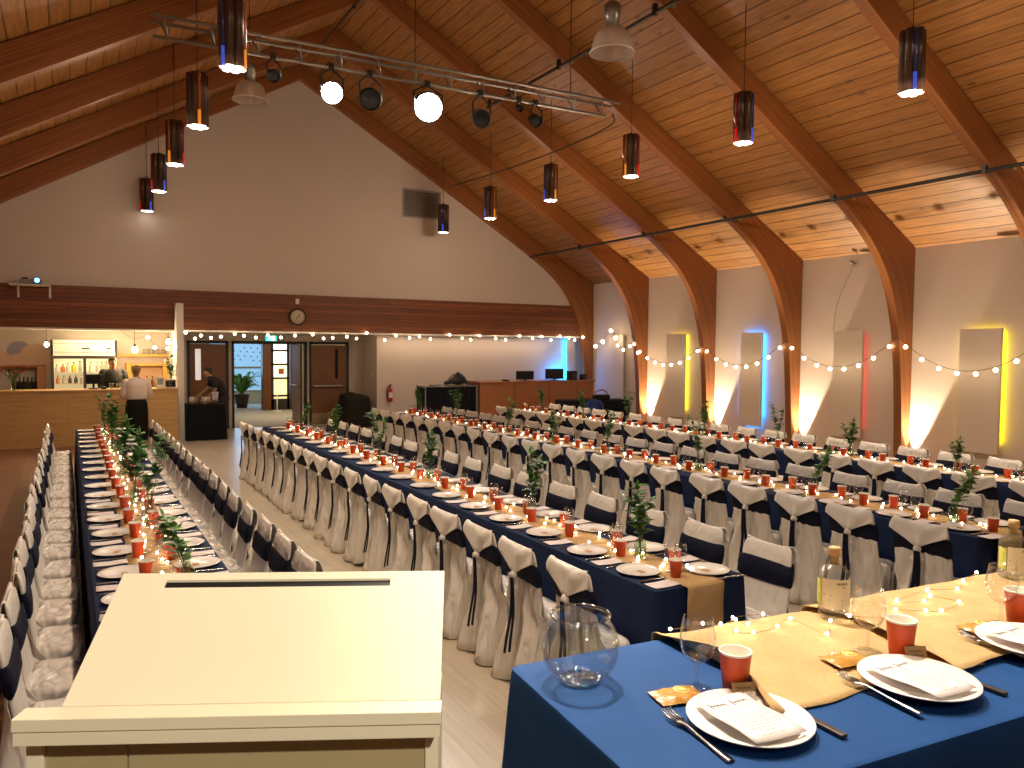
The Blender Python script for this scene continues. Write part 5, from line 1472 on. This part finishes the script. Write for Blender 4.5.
MB().box(-.06, .06, -.009, -.0065, .07, .2).build('menu_print', M('blue_grey_print', (.25, .33, .38), .6, noise=(60, .5)), t)
t = thing('framed_chalkboard', 'small framed chalkboard at the right end of the bar', 'chalkboard', (1.90, 17.92, 1.125))
MB().box(-.115, .115, -.008, .008, 0, .02).box(-.115, .115, -.008, .008, .16, .18).box(-.115, -.097, -.008, .008, .02, .16).box(.097, .115, -.008, .008, .02, .16).build('frame', m_white, t)
MB().box(-.097, .097, -.002, .002, .02, .16).build('board', m_black, t)
mb = MB()
for r in range(4):
    mb.tube([(-.06 + .012 * k, -.0035, .135 - .028 * r + .005 * math.sin(k * 2.1 + r)) for k in range(11 - r % 2 * 3)], .0018, 4)
mb.build('chalk_writing', M('chalk', (.6, .62, .6), .9), t)
c = dup(SPR[0], (1.95, 18.1, 1.125), .4, 'thin green sprig rising behind the small chalkboard', 'sprigs on the bar')
# hanging bulbs
def hang_bulb(x, y, z, r, lab, e):
    t = thing('hanging_bulb', lab, 'hanging lamp', (x, y, z), 0, 'bare bulbs over the bar')
    MB().lathe([(.0001, -r), (r * .6, -r * .82), (r, -.0), (r * .8, r * .65), (.022, r * 1.3), (.02, r * 1.5)], 18, caps=False).build('bulb', m_barbulb, t, True)
    MB().lathe([(.022, r * 1.25), (.026, r * 1.3), (.026, r * 1.9), (.008, r * 2.2)], 14).build('socket', m_dmetal, t, True)
    MB().tube([(0, 0, r * 2.1), (0, 0, 2.345 - z)], .005, 6).build('cord', m_cord, t, True)
    LIGHTS.append(('bulb', x, y, z - r * 1.6, e * 1.9))
m_barbulb = M('bar_bulb', (1, .85, .6), .4, emit=((1, .72, .38), 18))
hang_bulb(-.36, 18.5, 2.02, .045, 'bare warm bulb hanging over the bar left of the fridge', 7)
hang_bulb(1.27, 18.6, 1.92, .062, 'large bare warm bulb hanging over the bar above the customer', 26)
hang_bulb(1.93, 18.5, 2.10, .055, 'bare warm bulb hanging at the right end of the bar', 16)
t = thing('bar_string_lights', 'short string of warm bulbs in front of the yellow wall shelf', 'string lights', (0, 19.0, 0))
cp = [(1.05, 0, 2.28), (1.30, 0, 2.12), (1.56, 0, 2.20), (1.70, 0, 1.98), (1.97, 0, 1.96), (2.07, 0, 2.15)]
MB().tube(smooth_curve([(x, y, z + .04) for x, y, z in cp], 3), .004, 5).build('cord', m_cord, t, True)
for p in cp[2:5]: bulb_obj(m_gbulb, .04, p, t)
# black table by the doors
t = thing('draped_table', 'black draped service table in front of the left hand door', 'table', (2.57, 17.90, 0))
cloth_mesh(-.38, .38, -.31, .31, .77, .01, .012, .02, 41).build('tablecloth', m_blackcloth, t, 'auto')
m_tub = M('pale_tub', (.55, .47, .38), .4)
for i, (x, y, h) in enumerate(((2.30, 17.8, .16), (2.42, 17.9, .19), (2.56, 17.82, .15), (2.36, 18.08, .18), (2.66, 18.05, .13))):
    t = thing('water_jug', 'glass jug on the black service table, %s from the post' % ORD[i], 'jug', (x, y, .77), 0, 'jugs on the service table')
    MB().lathe([(.0001, .004), (.05, .003), (.055, 0), (.06, h * .6), (.045, h), (.043, h), (.056, h * .6), (.05, .01), (.0001, .01)], 18, caps=False).build('jug_body', m_glassw if i % 2 else m_tub, t, True)
    MB().tube(smooth_curve([(.05, 0, h * .85), (.1, 0, h * .8), (.1, 0, h * .4), (.055, 0, h * .3)], 4), .008, 6).build('handle', m_clr, t, True)

# ------------------------------------------------------------------ people
m_skin = M('skin', (.50, .27, .17), .55)
def person(label, loc, rz, H, J, clothes):
    """J: joints in fractions of the height (front = -y); the body is one skinned surface"""
    t = thing('person', label, 'person', loc, rz)
    V = []; E_ = []; R_ = []
    def v(p, r):
        V.append(tuple(q * H for q in p)); R_.append(r * H); return len(V) - 1
    def chain(a, L_):
        for p, r in L_:
            b = v(p, r); E_.append((a, b)); a = b
        return a
    root = v(J['pelvis'], .075)
    ch = chain(root, [(J['waist'], .066), (J['chest'], .080)])
    nb = chain(ch, [(J['neck0'], .036), (J['neck1'], .031)])
    hd = J['head']; f = J.get('face', (0, -1, 0))
    hb = chain(nb, [((hd[0], hd[1], hd[2] - .032), .040), (hd, .048), ((hd[0] - f[0] * .008, hd[1] - f[1] * .008, hd[2] + .036), .040)])
    for s in (0, 1):
        sh_, el, wr = J['arm'][s]
        a = chain(ch, [(sh_, .036), (el, .026), (wr, .017)])
        d = (Vector(wr) - Vector(el)).normalized()
        pm_ = Vector(wr) + d * .035
        a = chain(a, [(tuple(pm_), .018)])
        sd = d.cross(Vector((0, 0, 1)))
        if sd.length < .2: sd = Vector((1, 0, 0))
        sd.normalize()
        for k in range(4):
            o = sd * (-.014 + .0095 * k); ln = (.034, .042, .040, .032)[k]
            chain(a, [(tuple(pm_ + d * .018 + o), .0055), (tuple(pm_ + d * (.018 + ln * .6) + o * 1.1 + Vector((0, 0, -.006))), .005), (tuple(pm_ + d * (.018 + ln) + o * 1.1 + Vector((0, 0, -.016))), .004)])
        chain(a, [(tuple(pm_ - d * .006 + sd * .022), .006), (tuple(pm_ + d * .014 + sd * .032), .005)])
        hp_, kn, an, toe = J['leg'][s]
        chain(root, [(hp_, .056), (kn, .034), (an, .022), (toe, .022)])
    me = bpy.data.meshes.new('body'); me.from_pydata(V, E_, [])
    o = bpy.data.objects.new('body', me); link(o, t)
    bm = bmesh.new(); bm.from_mesh(me); sk = bm.verts.layers.skin.verify()
    for vv, r in zip(bm.verts, R_):
        vv[sk].radius = (r, r); vv[sk].use_root = False
    bm.verts.ensure_lookup_table(); bm.verts[0][sk].use_root = True
    bm.to_mesh(me); bm.free()
    me.materials.append(m_skin)
    md = o.modifiers.new('skin', 'SKIN'); md.use_smooth_shade = True
    o.modifiers.new('sub', 'SUBSURF').levels = 2; o.modifiers['sub'].render_levels = 2
    # face
    fv = Vector(f).normalized(); hdv = Vector(hd) * H; sx = fv.cross(Vector((0, 0, 1))).normalized()
    hm = MB()
    c = hdv + fv * .050 * H
    MB().ball(tuple(c + Vector((0, 0, -.004 * H))), .009 * H, 8, 6, (1, 1, 1.5)).build('nose', m_skin, t, True)
    for s in (-1, 1):
        MB().ball(tuple(hdv + fv * .046 * H + sx * s * .018 * H + Vector((0, 0, .008 * H))), .0052 * H, 8, 6).build('eye', m_black, t, True)
        MB().ball(tuple(hdv + sx * s * .050 * H), .011 * H, 8, 6, (.5, .9, 1.4)).build('ear', m_skin, t, True)
    MB().ball(tuple(hdv + fv * .044 * H + Vector((0, 0, -.028 * H))), .010 * H, 8, 6, (1.2, .6, .35)).build('mouth', M('lips', (.42, .16, .12), .5), t, True)
    clothes(t, H, J, hdv, fv)
    return t
def sleeve(t, J, H, s, mat, upto=1.0, fat=1.25):
    sh_, el, wr = [Vector(q) * H for q in J['arm'][s]]
    pts = [tuple(sh_.lerp(el, .02) + Vector((0, 0, -.008 * H))), tuple(sh_.lerp(el, .3)), tuple(el)]
    rs = [.040 * H * fat, .040 * H * fat, .031 * H * fat]
    if upto > 1: pts += [tuple(el.lerp(wr, upto - 1))]; rs += [.023 * H * fat]
    else: pts[-1] = tuple(sh_.lerp(el, upto))
    MB().ball(tuple(Vector(pts[0]) + (Vector(pts[0]) - Vector(pts[1])) * .1), rs[0] * 1.03, 14, 9).tube(smooth_curve(pts, 4), [rs[min(len(rs) - 1, int(i / 4))] + (rs[min(len(rs) - 1, int(i / 4) + 1)] - rs[min(len(rs) - 1, int(i / 4))]) * (i % 4) / 4 for i in range((len(pts) - 1) * 4 + 1)], 14).build('sleeve', mat, t, True)
def torso(t, H, levels, mat, name):
    """levels: (x, y, z, half width, half depth)"""
    rows = []
    for x, y, z, w, d in levels:
        rows.append([(x * H + w * H * math.cos(a) + .002 * H * math.sin(5 * a + z * 20), y * H + d * H * math.sin(a), z * H) for a in [2 * PI * i / 28 for i in range(28)]])
    mb = MB().grid(rows, True); n = len(mb.v)
    mb.f.append(tuple(n - 28 + i for i in range(28)))
    mb.build(name, mat, t, True)
def hair_cap(t, H, hdv, fv, mat, bun=False, low=.02):
    back = -fv
    mb = MB().ball(tuple(hdv + back * .014 * H + Vector((0, 0, .020 * H))), .050 * H, 16, 10, (1, 1, 1.0))
    mb.ball(tuple(hdv + back * .028 * H + Vector((0, 0, -.012 * H))), .042 * H, 14, 9, (1.05, 1, 1.0))
    if bun: mb.ball(tuple(hdv + back * .062 * H + Vector((0, 0, .012 * H))), .030 * H, 12, 8)
    mb.build('hair', mat, t, True)
up = dict(pelvis=(0, 0, .53), waist=(0, 0, .62), chest=(0, .005, .73), neck0=(0, .005, .825), neck1=(0, -.003, .855), head=(0, -.012, .925),
          leg=[((-.05, 0, .50), (-.052, -.006, .28), (-.052, .01, .05), (-.055, -.075, .02)), ((.05, 0, .50), (.052, -.006, .28), (.052, .01, .05), (.055, -.075, .02))])
# customer seen from behind
Jw = dict(up, arm=[((-.115, .0, .79), (-.150, -.01, .62), (-.10, -.12, .60)), ((.115, 0, .79), (.150, -.01, .62), (.10, -.12, .60))])
def cw(t, H, J, hdv, fv):
    m_bl = M('white_blouse', (.72, .62, .54), .75, bump=(8, .3)); m_sk = M('black_skirt', (.004, .004, .004), .8, spec=.2)
    torso(t, H, [(0, 0, .575, .118, .085), (0, 0, .60, .128, .095), (0, 0, .66, .125, .09), (0, 0, .73, .135, .09), (0, 0, .79, .135, .078), (0, 0, .825, .085, .055), (0, 0, .845, .042, .042)], m_bl, 'blouse')
    for s in (0, 1): sleeve(t, J, H, s, m_bl, 1.75, 1.12)
    torso(t, H, [(0, 0, .06, .125, .11), (0, 0, .2, .128, .115), (0, 0, .4, .128, .112), (0, 0, .53, .122, .10), (0, 0, .585, .10, .08)], m_sk, 'skirt')
    hair_cap(t, H, hdv, fv, M('blonde_hair', (.34, .19, .08), .6, bump=(30, .5)), True)
person('person in white blouse and long black skirt standing at the bar, seen from behind', (1.20, 17.28, 0), PI, 1.64, Jw, cw)
# bartender
Jb = dict(up, arm=[((-.105, .0, .80), (-.135, -.03, .64), (-.08, -.13, .58)), ((.105, 0, .80), (.135, -.03, .64), (.08, -.13, .58))])
def cb(t, H, J, hdv, fv):
    m_sh = M('dark_shirt', (.009, .011, .010), .8, bump=(8, .3)); m_tr = M('dark_trousers', (.012, .012, .014), .8)
    torso(t, H, [(0, 0, .50, .112, .08), (0, 0, .60, .110, .082), (0, 0, .70, .112, .088), (0, 0, .78, .122, .085), (0, 0, .815, .10, .062), (0, 0, .84, .055, .046)], m_sh, 'shirt')
    for s in (0, 1): sleeve(t, J, H, s, m_sh, 1.6, 1.2)
    for s in (0, 1):
        hp_, kn, an, toe = [Vector(q) * H for q in J['leg'][s]]
        MB().tube([tuple(hp_ + Vector((0, 0, .05 * H))), tuple(hp_.lerp(kn, .5)), tuple(kn), tuple(an)], [.07 * H, .058 * H, .045 * H, .038 * H], 14).build('trouser_leg', m_tr, t, True)
    hair_cap(t, H, hdv, fv, M('short_dark_hair', (.05, .025, .012), .6))
person('person in dark shirt standing behind the bar facing the hall', (.85, 18.66, 0), math.radians(8), 1.80, Jb, cb)
# helper leaning over the black table
Jh = dict(pelvis=(0.06, 0, .53), waist=(.03, -.01, .63), chest=(-.035, -.03, .735), neck0=(-.105, -.035, .81), neck1=(-.125, -.035, .835), head=(-.165, -.04, .895), face=(-.75, -.55, -.3),
          arm=[((-.06, -.12, .79), (-.07, -.15, .64), (-.16, -.14, .55)), ((-.06, .08, .79), (-.13, .09, .66), (-.24, .04, .58))],
          leg=[((.06, -.05, .50), (.05, -.055, .28), (.06, -.05, .05), (-.02, -.055, .02)), ((.06, .05, .50), (.06, .055, .28), (.08, .05, .05), (.0, .055, .02))])
def chh(t, H, J, hdv, fv):
    m_sh = M('black_tee', (.016, .014, .016), .8, bump=(8, .3)); m_tr = M('black_trousers', (.012, .012, .014), .8)
    torso(t, H, [(.06, 0, .50, .09, .10), (.045, -.005, .58, .088, .10), (.015, -.015, .66, .092, .105), (-.032, -.028, .74, .108, .125), (-.055, -.03, .785, .100, .115), (-.085, -.033, .82, .072, .075), (-.11, -.035, .84, .040, .042)], m_sh, 'tee_shirt')
    for s in (0, 1): sleeve(t, J, H, s, m_sh, .75, 1.25)
    for s in (0, 1):
        hp_, kn, an, toe = [Vector(q) * H for q in J['leg'][s]]
        MB().tube([tuple(hp_ + Vector((0, 0, .04 * H))), tuple(hp_.lerp(kn, .5)), tuple(kn), tuple(an)], [.066 * H, .055 * H, .043 * H, .036 * H], 14).build('trouser_leg', m_tr, t, True)
    hair_cap(t, H, hdv, fv, M('dark_hair', (.03, .015, .01), .6), True)
person('person in black tee shirt bending over the black service table', (2.98, 18.60, 0), 0, 1.60, Jh, chh)
t = thing('cleaning_cloth', 'pale lilac cloth held by the helper at the black service table', 'cloth', (2.86, 18.28, .80))
MB().grid([[(.07 * (u - .5) * 2 * (1 - .2 * v), .02 * math.sin(u * 7), .20 * (1 - v)) for u in [i / 8 for i in range(9)]] for v in [j / 6 for j in range(7)]]).build('cloth_sheet', M('lilac_cloth', (.62, .58, .70), .8), t, True).modifiers.new('thick', 'SOLIDIFY').thickness = .01

# ------------------------------------------------------------------ light
WARM = (1, .75, .53)
for L_ in LIGHTS:
    if L_[0] == 'pend':
        if L_[2] < 16.6:
            light('SPOT', 'pendant_beam', (L_[1], L_[2], PZ - .03), 190, WARM, spot_size=math.radians(110), spot_blend=.9, shadow_soft_size=.09)
            light('POINT', 'pendant_spill', (L_[1], L_[2], PZ - .06), 66 if L_[1] > 4 else 26, WARM, shadow_soft_size=.12)
    elif L_[0] == 'up':
        o = light('SPOT', 'uplight_beam', (L_[1], L_[2], .125), 760, (1, .79, .52), spot_size=math.radians(46), spot_blend=.3, shadow_soft_size=.04)
        aim(o, (L_[1] + .02, L_[2] - .10, 1.2))
    elif L_[0] == 'bulb':
        light('POINT', 'bulb_light', (L_[1], L_[2], L_[3]), L_[4], (1, .70, .38), shadow_soft_size=.05)
for x, z, r, e, tg in ((2.95, 5.22, .11, 380, (.5, 1.2, 1.4)), (4.27, 5.25, .15, 560, (1.1, 1.2, 1.4))):
    o = light('SPOT', 'stage_beam', (x, TY + .05, z), e, (1, .93, .80), spot_size=math.radians(30), spot_blend=.5, shadow_soft_size=.06)
    aim(o, tg)
    d = (Vector(tg) - o.location).normalized(); o.location += d * .05
# two assumed, unseen wash lamps, added to light the lectern and head table
for nm_, loc_, tg_, e_, ang in (('lectern', (.15, -3.1, 4.9), (.28, 1.25, 1.5), 610, 13), ('head table', (1.9, 3.25, 5.9), (1.75, 1.2, 1.28), 980, 34)):
    t = thing('stage_light', 'assumed black wash lamp, unseen above the stage, aimed at the %s' % nm_, 'stage light', loc_, 0, 'assumed wash lamps above the stage')
    d = (Vector(tg_) - Vector(loc_)).normalized(); q = Vector((0, 0, 1)).rotation_difference(d).to_matrix().to_4x4()
    MB().lathe([(.06, -.3), (.09, -.28), (.09, -.14), (.12, -.08), (.12, 0), (.11, 0), (.10, -.04)], 20, caps=False).move(0, q).build('can', m_black, t, True)
    MB().lathe([(.0001, -.012), (.10, -.012)], 20, caps=False).move(0, q).build('lens', m_flood, t, True)
    MB().tube([(0, 0, .0), (0, .05, RIDGE - abs(loc_[0] - XM) * .5605 - loc_[2] - .02)], .014, 8).build('drop_pole', m_dmetal, t, True)
    o = light('SPOT', 'assumed_wash_beam', tuple(Vector(loc_) + d * .03), e_, (1, .91, .74), spot_size=math.radians(ang), spot_blend=.35, shadow_soft_size=.10); aim(o, tg_)
# assumed blue lamp at the foot of the blue wall panel, added fill without fixtures in the bar, recess and foyer
light('POINT', 'assumed_blue_lamp', (12.2, 18.5, 1.3), 20, (.0, .26, 1), shadow_soft_size=.04)
light('AREA', 'bar_fill', (.6, 19.4, 2.32), 20, (1, .72, .42), size=1.2)
light('AREA', 'foyer_fill', (5.6, 22.6, 2.66), 60, (1, .82, .56), size=1.6)
light('AREA', 'foyer_window_glow', (5.3, 28.2, 1.5), 40, (.45, .68, 1), size=2).rotation_euler = (math.radians(-90), 0, 0)
light('AREA', 'recess_fill', (9.3, 18.45, 2.30), 9, WARM, shape='RECTANGLE', size=5, size_y=.1)
W = bpy.data.worlds.new('World'); SC.world = W; W.use_nodes = True
bg = W.node_tree.nodes['Background']; bg.inputs['Color'].default_value = (1, .72, .53, 1); bg.inputs['Strength'].default_value = .3

# ------------------------------------------------------------------ camera
yaw, pit, rol = math.radians(29.86), math.radians(-2.66), math.radians(.45)
F = Vector((math.sin(yaw) * math.cos(pit), math.cos(yaw) * math.cos(pit), math.sin(pit)))
Rv = Vector((math.cos(yaw), -math.sin(yaw), 0)); U = Rv.cross(F)
R2 = Rv * math.cos(rol) + U * math.sin(rol); U2 = -Rv * math.sin(rol) + U * math.cos(rol)
cd = bpy.data.cameras.new('camera'); cd.sensor_width = 36; cd.sensor_fit = 'HORIZONTAL'; cd.lens = 36 * 775 / 1024; cd.clip_start = .05
cam = bpy.data.objects.new('camera', cd); link(cam)
cam.matrix_world = Matrix(((R2.x, U2.x, -F.x, 0), (R2.y, U2.y, -F.y, 0), (R2.z, U2.z, -F.z, 2.03), (0, 0, 0, 1)))
SC.camera = cam

SC.view_settings.view_transform = 'Standard'; SC.view_settings.look = 'None'
SC.view_settings.gamma = 1; SC.view_settings.use_curve_mapping = False
SC.view_settings.exposure = 0.42
cy = SC.cycles
cy.use_denoising = True
cy.max_bounces = 8; cy.diffuse_bounces = 4; cy.glossy_bounces = 3; cy.transparent_max_bounces = 24; cy.transmission_bounces = 4
cy.caustics_reflective = False; cy.caustics_refractive = False
cy.sample_clamp_indirect = 4
